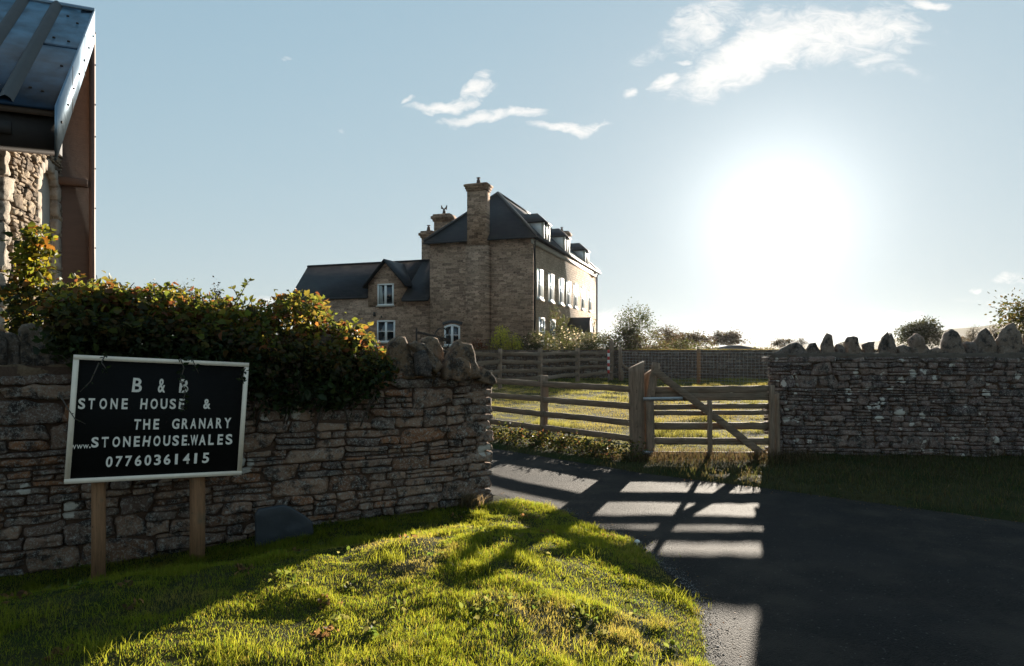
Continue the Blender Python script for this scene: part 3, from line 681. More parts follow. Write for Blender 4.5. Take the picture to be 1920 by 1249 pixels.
def far_verge():
    parts = []
    n = 26000; x = RNG.uniform(-1.2, 9.5, n); y = RNG.uniform(5.9, 12.8, n)
    gy = np.interp(x, [-1.2, -.3, 1.85, 3.9, 9.5], [13.2, 12.7, 10.35, 10.4, 10.0])
    ok = (x > xfar(y)+.02) & (y < gy+.3); x, y, gy = x[ok], y[ok], gy[ok]
    e = np.clip((x-xfar(y))*.5, 0, .5); sh = np.where(x > 1.3, 1, .0)
    H = (.035+.09*e+.07*sstep(-.1, .4, fbm2(x, y, 2.5, 3, 11)))*RNG.uniform(.4, 1.3, len(x)); dry = (RNG.uniform(0, 1, len(x)) < .25+.4*sh)[:, None]
    c = np.where(dry, np.array([.075, .062, .036]), np.array([.05, .065, .02]))*RNG.uniform(.6, 1.2, (len(x), 1))
    parts.append(blades(x, y, gz(x, y)-.01, H, .006*RNG.uniform(.6, 1.3, len(x)), .55, c, seg=3))
    n = 14000; x = RNG.uniform(1.0, 9.5, n); y = RNG.uniform(6.2, 10.3, n); ok = (x > xfar(y)-.02) & ((x < 4.6) | (RNG.uniform(0, 1, n) < .5)); x, y = x[ok], y[ok]
    parts.append(blades(x, y, gz(x, y)-.01, RNG.uniform(.03, .12, len(x)), .007*np.ones(len(x)), .7, np.array([.06, .06, .025])*RNG.uniform(.5, 1.3, (len(x), 1)), seg=2))
    n = 1500; tt = RNG.uniform(0, 1, n); x = 1.2+tt*3.2; y = np.interp(x, [1.2, 1.85, 3.9, 5], [10.6, 10.15, 10.1, 10.2])-RNG.uniform(0, .6, n)
    parts.append(blades(x, y, gz(x, y), RNG.uniform(.08, .24, n), .004*np.ones(n), .45, np.array([.085, .068, .042])*RNG.uniform(.5, 1.2, (n, 1)), seg=3))
    V, Fc, C = join(parts)
    tag(build('verge_grass', V, Fc, M_GRASS, col=C), 'rough dry grass growing along the foot of the gate and fence', 'grass', kind='stuff')
far_verge()
litter()
def paddock():
    n = 175000; u = RNG.uniform(0, 1, n); y = 10.25*(36.0/10.25)**u; a = RNG.uniform(-.12, .44, n); x = a*y
    gy = np.interp(x, [-1.2, -.3, 1.85, 3.9, 4.0, 9.5], [13.2, 12.7, 10.3, 10.3, 10.95, 10.9]); ok = (y > gy) & (y < 35.8); x, y = x[ok], y[ok]
    t1 = fbm2(x, y, 1.3, 3, 41); t2 = fbm2(x, y, .5, 3, 42)
    H = (.022+.11*sstep(.08, .45, t1)+.02*sstep(0, .5, t2))*RNG.uniform(.5, 1.3, len(x)); W = .0045*(y/11)
    c = np.array([.14, .15, .04])*RNG.uniform(.75, 1.25, (len(x), 1)); k = (sstep(-.1, .5, t2)*.6)[:, None]; c = c*(1-k)+np.array([.16, .14, .055])*k
    V, Fc, C = blades(x, y, gz(x, y)-.004, H, W, .7, c, seg=2)
    tag(build('paddock_grass', V, Fc, M_GRASS, col=C), 'sunlit yellow green paddock grass behind the gate', 'grass', kind='stuff')
paddock()

# ------------------------------------------------------------------ creeper over the near wall
def wallD(px): a = (px-CX)/F; return (WE[1]-WE[0]*WD[1]/WD[0])/(1-a*WD[1]/WD[0])
def creeper():
    CR_ = thing('climbing_plant', 'dark green creeper with autumn tinted leaves draped over the near wall', 'climbing plant', (-2.8, 5.8, 1.3))
    top = lambda p: np.interp(p, [100, 118, 160, 240, 300, 360, 410, 450, 500, 540, 575, 610, 650, 680, 705, 722], [560, 548, 536, 540, 548, 553, 562, 572, 570, 560, 568, 590, 606, 624, 644, 672])
    bot = lambda p: np.interp(p, [100, 118, 150, 190, 250, 300, 345, 400, 455, 480, 520, 560, 600, 650, 700, 722], [640, 672, 668, 690, 684, 676, 700, 690, 716, 750, 762, 760, 765, 748, 735, 700])
    r = RNG; parts = []
    n = 1000; px = r.uniform(98, 724, n); k = r.beta(1.1, 1.4, n); py = top(px)+6+(bot(px)-top(px)-6)*k
    py = py+30*fbm(np.stack([px*.035, px*0, px*0], -1), 4, 5)*(1-k)+6*fbm(np.stack([px*.3, px*0, px*0], -1), 2, 8)
    D0 = wallD(px); D = D0-r.uniform(.0, .20, n)*np.sin(np.clip(k, .05, 1)*np.pi)**.5-.04+np.where(k < .45, r.uniform(0, .75, n), 0)
    for i in range(n):
        if k[i] > .5 and r.uniform() < .3: continue
        m = int(r.integers(10, 44)); sp = float(r.uniform(.035, .075))
        P = np.array([PX(px[i], D[i]), D[i], PZ(py[i], D[i])])+r.normal(0, sp, (m, 3))*np.array([1.1, 1, .8])
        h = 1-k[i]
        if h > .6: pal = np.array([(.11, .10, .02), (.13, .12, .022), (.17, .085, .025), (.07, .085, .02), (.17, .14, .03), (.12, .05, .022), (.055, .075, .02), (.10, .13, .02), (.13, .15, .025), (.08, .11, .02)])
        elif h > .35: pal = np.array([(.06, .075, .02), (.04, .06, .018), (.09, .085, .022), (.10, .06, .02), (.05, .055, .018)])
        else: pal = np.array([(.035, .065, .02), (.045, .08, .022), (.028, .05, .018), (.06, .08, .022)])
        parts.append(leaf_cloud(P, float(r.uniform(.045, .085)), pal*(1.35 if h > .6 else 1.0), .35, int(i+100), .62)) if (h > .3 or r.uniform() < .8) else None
    # arching sprays above the top and trailing shoots over the sign
    class Stems:
        def tube(s_, *a): q_ = MB(); q_.tube(*a); q_.obj('stem', M_BARK, CR_)
    stems = Stems()
    def spray(pts, nl, sz=.05, pal=((.09, .10, .02), (.06, .08, .018))):
        pts = [Vector(P3(*p)) for p in pts]; stems.tube(pts, [.005-.003*i/len(pts) for i in range(len(pts))], 5)
        Q_ = []
        for i in range(nl):
            t = i/nl*(len(pts)-1); a = int(t); q = pts[a].lerp(pts[a+1], t-a); Q_.append((q.x+random.gauss(0, .012), q.y+random.gauss(0, .012), q.z+random.gauss(0, .008)))
        parts.append(leaf_cloud(np.array(Q_), sz, np.array(pal), .2, nl, .55))
    spray([(435, 580, 6.1), (448, 560, 6.1), (458, 540, 6.1), (466, 528, 6.1), (476, 524, 6.1)], 20)
    spray([(448, 560, 6.1), (440, 545, 6.1), (434, 536, 6.1)], 8)
    spray([(180, 550, 5.6), (183, 530, 5.6), (181, 516, 5.6)], 3, .07)
    spray([(240, 550, 5.6), (246, 536, 5.6), (252, 530, 5.6)], 5)
    spray([(548, 575, 6.4), (556, 556, 6.4), (566, 548, 6.4)], 10)
    for i in range(34):
        p = random.uniform(125, 690); y0 = float(top(p)); d = float(wallD(p))+random.uniform(-.1, .5); q = random.uniform(-12, 12)
        spray([(p, y0+14, d), (p+q*.4, y0+2, d), (p+q, y0-random.uniform(2, 12), d)], random.randint(4, 9), random.uniform(.04, .07), ((.10, .12, .02), (.13, .09, .025), (.07, .09, .02)))
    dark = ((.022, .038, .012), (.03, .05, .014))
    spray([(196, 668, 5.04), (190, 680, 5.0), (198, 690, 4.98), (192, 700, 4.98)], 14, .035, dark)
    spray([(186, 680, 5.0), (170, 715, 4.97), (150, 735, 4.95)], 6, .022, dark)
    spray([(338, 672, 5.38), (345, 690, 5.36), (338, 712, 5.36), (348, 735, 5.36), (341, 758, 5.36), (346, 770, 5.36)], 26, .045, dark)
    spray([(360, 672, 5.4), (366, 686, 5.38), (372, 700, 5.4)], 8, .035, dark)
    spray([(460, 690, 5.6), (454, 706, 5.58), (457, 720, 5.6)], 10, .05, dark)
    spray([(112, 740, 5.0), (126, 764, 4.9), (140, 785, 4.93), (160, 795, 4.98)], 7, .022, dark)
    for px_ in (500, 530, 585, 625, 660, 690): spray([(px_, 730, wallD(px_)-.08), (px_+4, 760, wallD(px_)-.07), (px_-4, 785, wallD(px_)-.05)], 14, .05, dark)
    for i in range(14):
        p = random.uniform(110, 700); d = wallD(p)-.03; pts = [(p, 800, d)]
        q = p
        for k2 in range(6): q += random.uniform(-16, 16); pts.append((q, 760-k2*22, d-random.uniform(.0, .06)))
        if p > 470: stems.tube([P3(*a) for a in pts], [.008, .007, .007, .006, .005, .004, .003], 5)
    V, Fc, C = join(parts); build('foliage', V, Fc, M_LEAF, CR_, C)
creeper()
def barn_climber():
    T = thing('climbing_plant', 'orange and yellow green climber against the sunlit barn wall', 'climbing plant', (-4.3, 5.9, 1.6))
    parts = []; stems = MB()
    r = RNG
    for i in range(190):
        k = r.uniform(0, 1); py = 430+k*185; cx = np.interp(py, [430, 480, 540, 600, 620], [72, 62, 50, 40, 60]); wd = np.interp(py, [430, 480, 540, 600], [12, 32, 42, 38])
        px = cx+r.normal(0, .45)*wd; D = 5.95+r.normal(0, .12)
        P = np.array([PX(px, D), D, PZ(py, D)])+r.normal(0, .03, (7, 3))
        pal = np.array([(.20, .19, .02), (.16, .18, .02), (.2, .10, .02), (.12, .15, .02), (.10, .13, .02), (.18, .17, .02)]) if k < .55 and px > 30 else np.array([(.05, .07, .02), (.03, .05, .015), (.12, .08, .02), (.08, .09, .02)])
        parts.append(leaf_cloud(P, .075, pal, .3, 900+i, .65))
    for (a, b) in ((40, 640), (60, 640), (80, 640), (20, 630)):
        stems.tube([P3(a, b, 5.9), P3(a+5, b-50, 5.95), P3(a-5, b-100, 5.95), P3(a+12, b-160, 5.95), P3(a+20-b*0, b-200, 5.95)], [.008, .007, .006, .004, .002], 5)
    V, Fc, C = join(parts); build('foliage', V, Fc, M_LEAF, T, C); stems.obj('stem', M_BARK, T)
barn_climber()

# ------------------------------------------------------------------ B & B sign
def sign():
    LB, LT, RB, RT = [Vector(P3(*p)) for p in ((120, 907, 4.95), (124, 665, 4.95), (452, 890, 5.72), (455, 680, 5.72))]
    S = thing('sign', 'black B and B board in a white frame on two wooden posts', 'sign', (-2.75, 5.3, 0))
    ax = (RB-LB).normalized(); ay = (LT-LB); ay = (ay-ax*ay.dot(ax)).normalized(); an = ax.cross(ay)   # towards the camera
    if an.y > 0: an = -an
    Wd = ((RB-LB).length+(RT-LT).length)/2; Ht = ((LT-LB).length+(RT-RB).length)/2
    def L(a, b, c=0): return LB+ax*a+ay*b+an*c
    def lbox(mb, a0, a1, b0, b1, c0, c1): mb.hexa([L(a0, b0, c0), L(a1, b0, c0), L(a1, b0, c1), L(a0, b0, c1), L(a0, b1, c0), L(a1, b1, c0), L(a1, b1, c1), L(a0, b1, c1)])
    e = .034
    m = MB(); lbox(m, e-.01, Wd-e+.01, e-.01, Ht-e+.01, -.012, .0)
    bm_ = plain('black_painted_board', (.006, .0055, .005), .8, spec=.12, var=.4, vscale=18, bump=.5, bscale=25, bdist=.003, stretch=(1, 1, 6)); m.obj('board', bm_, S)
    fr = MB(); lbox(fr, 0, Wd, 0, e, -.02, .018); lbox(fr, 0, Wd, Ht-e, Ht, -.02, .018); lbox(fr, 0, e, e, Ht-e, -.021, .017); lbox(fr, Wd-e, Wd, e, Ht-e, -.021, .017)
    fr.obj('frame', plain('cream_frame_paint', (.85, .70, .55), .6, var=.15, vscale=20, bump=.3), S)
    for (px0, px1, D_, top) in ((172, 196, 5.16, .78), (356, 383, 5.60, .72)):
        x0, x1 = PX(px0, D_), PX(px1, D_); p = MB(); w = x1-x0
        pts = [((x0+x1)/2, D_, -.25), ((x0+x1)/2+.004, D_, .3), ((x0+x1)/2, D_, top+.75)]
        p.tube(pts, w/2, 14); p.obj('post', M_NEWPOST, S, smooth=True)
        for zz in (top-.02, .35):
            nb = MB(); c = Vector(((x0+x1)/2-.012, D_-w/2-.001, zz)); nb.tube([c, c+Vector((0, -.004, 0))], .004, 8); nb.obj('nail', M_IRON, S)
    # lettering: every glyph boxed where it stands on the board
    def onb(px, py):
        d = Vector(((px-CX)/F, 1, (HZ-py)/F)); o = Vector((0, 0, EYE)); t = (LB-o).dot(an)/d.dot(an); q = o+d*t-LB; return q.dot(ax), q.dot(ay)
    def zx(v): return v/2.498
    def zy(v): return 620+v/2.498
    cache = {}
    def glyph(ch, off):
        if (ch, off) in cache: return cache[(ch, off)]
        cu = bpy.data.curves.new('glyph', 'FONT'); cu.body = ch; cu.size = 1; cu.offset = off; cu.extrude = .012; cu.resolution_u = 4
        ob = bpy.data.objects.new('glyph', cu); COL.objects.link(ob); dg = bpy.context.evaluated_depsgraph_get(); me = bpy.data.meshes.new_from_object(ob.evaluated_get(dg))
        v = np.array([tuple(q.co) for q in me.vertices]); f = [tuple(p.vertices) for p in me.polygons]
        bpy.data.objects.remove(ob); bpy.data.curves.remove(cu); bpy.data.meshes.remove(me)
        mn, mx = v.min(0), v.max(0); v = (v-mn)/(mx-mn); cache[(ch, off)] = (v, f); return v, f
    M_LET = plain('white_letter_paint', (.80, .72, .62), .55, var=.25, vscale=60, bump=.3, bscale=90)
    def row(items, yl, yr, xl, xr, off=.028):
        mb = MB()
        for (ch, a, b) in items:
            f = ((a+b)/2-xl)/(xr-xl); t0 = yl[0]+(yr[0]-yl[0])*f; t1 = yl[1]+(yr[1]-yl[1])*f
            if ch == '.': t0 = t1-9
            if ch == '1': a += 7; b += 7
            A0 = onb(zx(a), zy(t1)); A1 = onb(zx(b), zy(t1)); A2 = onb(zx(a), zy(t0))
            v, fc = glyph(ch, off); rot = random.gauss(0, .03)
            VV = []
            for q in v:
                da = (q[0]-.5)*(A1[0]-A0[0]); db = (q[1]-.5)*(A2[1]-A0[1])
                a_ = (A0[0]+A1[0])/2+da-db*rot; b_ = (A0[1]+A2[1])/2+db+da*rot
                VV.append(L(a_, b_+(A1[1]-A0[1])*.5, .001+q[2]*.003))
            mb = MB(); mb.add(VV, fc); mb.obj('letter', M_LET, S)
    row([('B', 618, 663), ('&', 738, 772), ('B', 838, 880)], (221, 288), (228, 292), 618, 880, .02)
    row([('S', 364, 397), ('T', 412, 442), ('O', 464, 499), ('N', 516, 549), ('E', 568, 596), ('H', 656, 688), ('O', 703, 737), ('U', 750, 782), ('S', 793, 822), ('E', 836, 861), ('&', 951, 984)], (316, 368), (320, 367), 364, 984)
    row([('T', 625, 656), ('H', 669, 701), ('E', 717, 743), ('G', 804, 838), ('R', 850, 880), ('A', 890, 918), ('N', 930, 960), ('A', 970, 998), ('R', 1010, 1038), ('Y', 1048, 1080)], (415, 464), (408, 456), 625, 1080)
    row([('w', 328, 356), ('w', 358, 386), ('w', 388, 414), ('.', 417, 424)], (535, 556), (533, 551), 328, 424, .0)
    row([('S', 426, 460), ('T', 474, 506), ('O', 525, 560), ('N', 575, 609), ('E', 625, 653), ('H', 668, 701), ('O', 717, 749), ('U', 763, 795), ('S', 806, 836), ('E', 850, 874), ('.', 879, 886), ('W', 890, 925), ('A', 930, 962), ('L', 974, 1000), ('E', 1017, 1042), ('S', 1055, 1086)], (499, 548), (484, 533), 426, 1086)
    row([(c, 494+i*45.2, 494+i*45.2+(31 if c != '1' else 13)) for i, c in enumerate('07760361415')], (590, 640), (571, 619), 494, 980, .024)
sign()

# ------------------------------------------------------------------ post-and-rail fence, gate posts and gate
def fence_pt(t): return (1.84-2.30*t, 10.32+2.55*t)
def near_fence():
    S = thing('rail_fence', 'four rail wooden fence running back from the gate posts', 'fence', (.8, 11.5, 0))
    for t, h in ((.56, 1.2), (1.0, 1.2), (1.5, 1.2)):
        x, y = fence_pt(t); m = MB(); m.beam((x, y+.06, -.2), (x+.01, y+.06, h), .13, .10, 8, .005, c=None); m.obj('post', M_POST, S)
    for i, zt in enumerate((1.10, .84, .585, .345)):
        for (a, b) in ((-.02, .56), (.56, 1.03), (1.03, 1.55)):
            x0, y0 = fence_pt(a); x1, y1 = fence_pt(b); dz = random.uniform(-.012, .012)
            m = MB(); m.beam((x0, y0-.012, zt-.045), (x1, y1-.012, zt-.045+dz), .035, .095, 9, .003); m.obj('rail', M_RAIL, S)
    x0, y0 = fence_pt(0); x1, y1 = fence_pt(1.5); m = MB(); m.tube([(x0, y0-.03, .21), fence_pt(.3)+(.20,), fence_pt(.7)+(.215,), (x1, y1-.03, .23)], .008, 6); m.obj('wire', M_WIRE, S)
near_fence()
def rough_post(name, lab, x, y, w, h, lean, mat, parent=None, cut=.06):
    m = MB(); n = 12; V = []; Fc = []; seg = 14
    for i in range(seg+1):
        t = i/seg; z = -.3+(h+.3)*t
        for j in range(n):
            a = 2*math.pi*j/n; r = w/2*(abs(math.cos(a))**6+abs(math.sin(a))**6)**(-1/6)*.96*(1+.04*math.sin(5*t+j)+random.gauss(0, .012))
            zz = z+(cut*math.cos(a) if i == seg else 0)
            V.append((x+lean*t+r*math.cos(a), y+r*math.sin(a), zz))
    for i in range(seg):
        for j in range(n): k = (j+1) % n; Fc.append((i*n+j, i*n+k, (i+1)*n+k, (i+1)*n+j))
    Fc.append(tuple(seg*n+j for j in range(n))); m.add(V, Fc); o = m.obj(name, mat, parent); return tag(o, lab, 'post') if lab else o
xg = PX(1198, 10.25)
rough_post('gate_post', 'thick square gate post where the rail fence ends', PX(1198, 10.3), 10.36, .225, 1.42, -.03, M_POST)
rough_post('gate_post', 'narrow filler post added behind the gap between thick gate post and gate', PX(1213, 10.5), 10.52, .15, 1.30, .01, M_POST)  # added to block the streak of sunlight through the gap
rough_post('gate_post', 'dark slamming post between gate end and right stone wall', PX(1452, 10.5), 10.40, .10, .98, -.02, M_POST, cut=.02)
def gate():
    S = thing('field_gate', 'closed seven bar wooden field gate with diagonal brace', 'gate', (3.0, 10.2, 0))
    D = 10.22; x0, x1 = PX(1222, D), PX(1449, D)
    for k, (ya, yb, h, dy) in enumerate(((732, 729, .098, 0), (744.2, 742.6, .122, .006), (764, 762, .075, .03), (775, 774, .07, .03), (800, 799, .105, .03), (827, 828, .10, 0), (853, 854, .095, .03))):
        m = MB(); m.beam((x0, D+dy, PZ(ya, D)), (x1-.03, D+dy, PZ(yb, D)), .035, h, 12, .003); m.obj('bar', M_RAIL, S)
    m = MB(); m.beam((x1-.02, D, PZ(868, D)), (x1-.02, D, PZ(722, D)), .075, .075, 8, .002); m.obj('stile', M_POST, S)
    m = MB(); m.beam((PX(1220, D), D, PZ(866, D)), (PX(1218, D), D, PZ(748, D)), .115, .09, 8, .003); m.beam((PX(1218, D), D+.001, PZ(752, D)), (PX(1231, D), D+.001, PZ(680, D)), .11, .085, 8, .004); m.obj('stile', M_POST, S)
    m = MB(); m.beam((PX(1330, D), D-.045, PZ(868, D)), (PX(1329, D), D-.045, PZ(750, D)), .07, .03, 8, .002); m.obj('upright', M_POST, S)
    m = MB(); m.beam(P3(1226, 694, D-.07), P3(1436, 856, D-.035), .03, .105, 12, .003); m.obj('brace', M_RAIL, S)
    m = MB(); m.beam(P3(1206, 748, D-.07), P3(1280, 747, D-.07), .008, .045, 4, 0); m.obj('hinge_strap', M_STEEL, S); m = MB(); m.beam(P3(1206, 848, D-.08), P3(1226, 850, D-.08), .01, .05, 2, 0)
    m.obj('hinge_strap', M_STEEL, S)
gate()
# far paddock fences
def inner_fence():
    S = thing('rail_fence', 'weathered board fence far across the paddock, left of the striped pole', 'fence', (3, 31, 0))
    P = [(937, 26.5), (1013, 29), (1083, 32), (1147, 34)]
    for (p, D) in P:
        m = MB(); m.beam((PX(p, D), D, -.2), (PX(p, D), D, 1.62 if p < 1100 else 2.0), .19 if p != 937 else .15, .17, 6, .01); m.obj('post', M_POST, S)
    P = [(880, 25)]+P
    for z in (.38, .72, 1.08, 1.40):
        for a, b in zip(P[:-1], P[1:]):
            m = MB(); dz = random.uniform(-.05, .05); m.beam((PX(a[0], a[1]), a[1]-.1, z+dz), (PX(b[0], b[1]), b[1]-.1, z-dz), .04, .15, 5, .01); m.obj('rail', M_RAIL, S)
inner_fence()
def wire_fence():
    S = thing('wire_fence', 'thin wire netting fence across the paddock in front of the garden wall', 'fence', (8, 31, 0))
    P = [(1163, 33.0, 1.55), (1310, 30.5, 1.52), (1452, 28.5, 1.5), (1600, 27, 1.5)]
    for (p, D, h) in P:
        m = MB(); m.tube([(PX(p, D), D, -.2), (PX(p, D), D, h+.08)], .085, 10); m.obj('post', M_NEWPOST if p == 1310 else M_POST, S)
    for a, b in zip(P[:-1], P[1:]):
        A = Vector((PX(a[0], a[1]), a[1]-.09, 0)); B = Vector((PX(b[0], b[1]), b[1]-.09, 0)); m = MB(); n = int((B-A).length/.16)
        for i in range(1, n): q = A.lerp(B, i/n); m.tube([q+Vector((0, 0, .1)), q+Vector((0, 0, 1.45))], .0035, 4)
        for i in range(11): z = .1+i*.135; m.tube([A+Vector((0, 0, z)), A.lerp(B, .5)+Vector((0, 0, z-.02)), B+Vector((0, 0, z))], .006 if i in (3, 10) else .004, 4)
        m.obj('netting', M_WIRE, S)
wire_fence()
# bent branch prop by the far posts
m = MB(); D = 32.6; m.tube([P3(1180, 694, D), P3(1172, 688, D), P3(1166, 682, D), P3(1164, 665, D), P3(1163, 652, D)], [.05, .06, .06, .05, .04], 8); m.tube([P3(1166, 714, D), P3(1168, 700, D), P3(1164, 690, D)], [.05, .06, .05], 8)
tag(m.obj('branch', M_POST), 'pale bent branch propped on the far fence post', 'branch')
m = MB(); D = 31.5
for k in range(7): m.tube([P3(1141, 700-k*6.3, D), P3(1141, 700-(k+1)*6.3+.1, D)], .055, 8, c=((.45, .03, .02) if k % 2 == 0 else (.7, .66, .6)))
mm, t, b = newmat('striped_tape'); at = t.node('ShaderNodeAttribute', attribute_name='Col'); t.put(b.inputs['Base Color'], at.outputs['Color']); b.inputs['Roughness'].default_value = .5
m.tube([P3(1141, 716, D), P3(1141, 700, D)], .03, 6, c=(.15, .1, .08))
tag(m.obj('marker_pole', mm, usecol=True), 'red and white striped pole standing by the far paddock fence', 'pole')

# garden wall at the back of the paddock
GW = thing('garden_wall', 'long low stone wall closing the paddock below the farmhouse garden', 'wall', (5, 36, 0))
gc = coursed(0, 30, lambda s: 1.5+.03*math.sin(s*.7), pal=[(.14, .095, .068), (.165, .115, .08), (.10, .072, .054), (.19, .135, .095), (.085, .06, .045)], bh=(.14, .26), cw=(.25, .7), thick=.2, gap=.02)
V, Q, C = stones_mesh(gc, 2, k=5, rough=.5, seed=80)
fG = frame_map((-9, 36.0), (1, 0), (0, -1)); build('stonework', fG(V), Q, stone_mat('rubble_stone_far', lichen=.06, speck=.4, bump=.5, lich_scale=2), GW, C)
V, Fc = slab(np.arange(0, 30.05, .25), -.06, -.5, -.1, lambda s: 1.53, .03, 200); build('mortar_core', fG(V), Fc, M_MORT, GW)
n = 9000; x = RNG.uniform(-9, 21, n); y = RNG.uniform(36.05, 36.45, n)
V, Fc, C = blades(x, y, 1.5+0*x, RNG.uniform(.03, .10, n), .02*np.ones(n), .8, np.array([.11, .10, .03])*RNG.uniform(.6, 1.3, (n, 1)))
tag(build('turf_capping', V, Fc, M_GRASS, GW, C), kind='stuff')

# ------------------------------------------------------------------ farmhouse
K0 = (1.13, 38.0); HU = (.30, .954); HV = (-.935, .355)
def Hh(u, v, z): return (K0[0]+u*HU[0]+v*HV[0], K0[1]+u*HU[1]+v*HV[1], z)
HL, HW, EV = 19.3, 6.39, 7.85
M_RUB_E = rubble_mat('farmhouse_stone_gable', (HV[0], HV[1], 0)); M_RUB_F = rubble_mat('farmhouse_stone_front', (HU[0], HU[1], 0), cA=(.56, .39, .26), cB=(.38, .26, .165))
M_DARKT = plain('dark_timber', (.018, .015, .014), .6, var=.3); M_FASC = plain('pale_fascia', (.42, .37, .30), .6, var=.1, bump=0)
M_LEAD = plain('lead_grey', (.06, .055, .052), .5, .3)
def window(parent, fr, w, h, frame_d=.05, bars=(2, 2), name='window', arch=0, inset=.0, curtain=False, f=.09, gm=None):
    """fr(a,b,c): a along, b up, c outward. casement/sash with frame, glazing bars and pane"""
    m = MB()
    def bx(a0, a1, b0, b1, c0, c1): m.hexa([fr(a0, b0, c0), fr(a1, b0, c0), fr(a1, b0, c1), fr(a0, b0, c1), fr(a0, b1, c0), fr(a1, b1, c0), fr(a1, b1, c1), fr(a0, b1, c1)])
    hh = h-arch
    bx(-w/2, w/2, 0, f, -.02, frame_d); bx(-w/2, -w/2+f, f, hh-f, -.02, frame_d); bx(w/2-f, w/2, f, hh-f, -.02, frame_d)
    if arch:
        n = 8
        for i in range(n):
            a0 = -w/2+w*i/n; a1 = -w/2+w*(i+1)/n; y0 = hh+arch*math.sin(math.pi*i/n); y1 = hh+arch*math.sin(math.pi*(i+1)/n)
            m.hexa([fr(a0, y0-f*1.3, -.02), fr(a1, y1-f*1.3, -.02), fr(a1, y1-f*1.3, frame_d), fr(a0, y0-f*1.3, frame_d), fr(a0, y0, -.02), fr(a1, y1, -.02), fr(a1, y1, frame_d), fr(a0, y0, frame_d)])
    else: bx(-w/2, w/2, hh-f, hh, -.02, frame_d)
    nx, ny = bars
    for i in range(1, nx): a = -w/2+w*i/nx; k = .075 if (nx == 2 and ny <= 2) else .018; bx(a-k, a+k, f, h-f*1.2, -.015, frame_d-.01)
    for j in range(1, ny): b = h*j/ny; bx(-w/2+f, w/2-f, b-.018, b+.018, -.012, frame_d-.015)
    W = m.obj(name, M_WHITE, parent)
    g = MB(); g.hexa([fr(-w/2+f*.5, f*.5, -.03), fr(w/2-f*.5, f*.5, -.03), fr(w/2-f*.5, f*.5, .012), fr(-w/2+f*.5, f*.5, .012), fr(-w/2+f*.5, h-f*.6, -.03), fr(w/2-f*.5, h-f*.6, -.03), fr(w/2-f*.5, h-f*.6, .012), fr(-w/2+f*.5, h-f*.6, .012)])
    ORG[W.name] = ORG[parent.name]; g.obj('pane', gm or M_GLASS, W)
    if curtain:
        c = MB(); c.hexa([fr(-w/2+.12, .12, .013), fr(-w/2+.40, .12, .013), fr(-w/2+.36, .12, .017), fr(-w/2+.14, .12, .017), fr(-w/2+.12, h-.12, .013), fr(-w/2+.3, h-.12, .013), fr(-w/2+.28, h-.12, .017), fr(-w/2+.14, h-.12, .017)]); c.obj('curtain', plain('curtain', (.3, .32, .3), .9), W)
    sl_ = MB(); 
    def sb(a0, a1, b0, b1, c0, c1): sl_.hexa([fr(a0, b0, c0), fr(a1, b0, c0), fr(a1, b0, c1), fr(a0, b0, c1), fr(a0, b1, c0), fr(a1, b1, c0), fr(a1, b1, c1), fr(a0, b1, c1)])
    sb(-w/2-.08, w/2+.08, -.08, -.003, -.02, frame_d+.06); sl_.obj('sill', M_FASC, W)
    return W
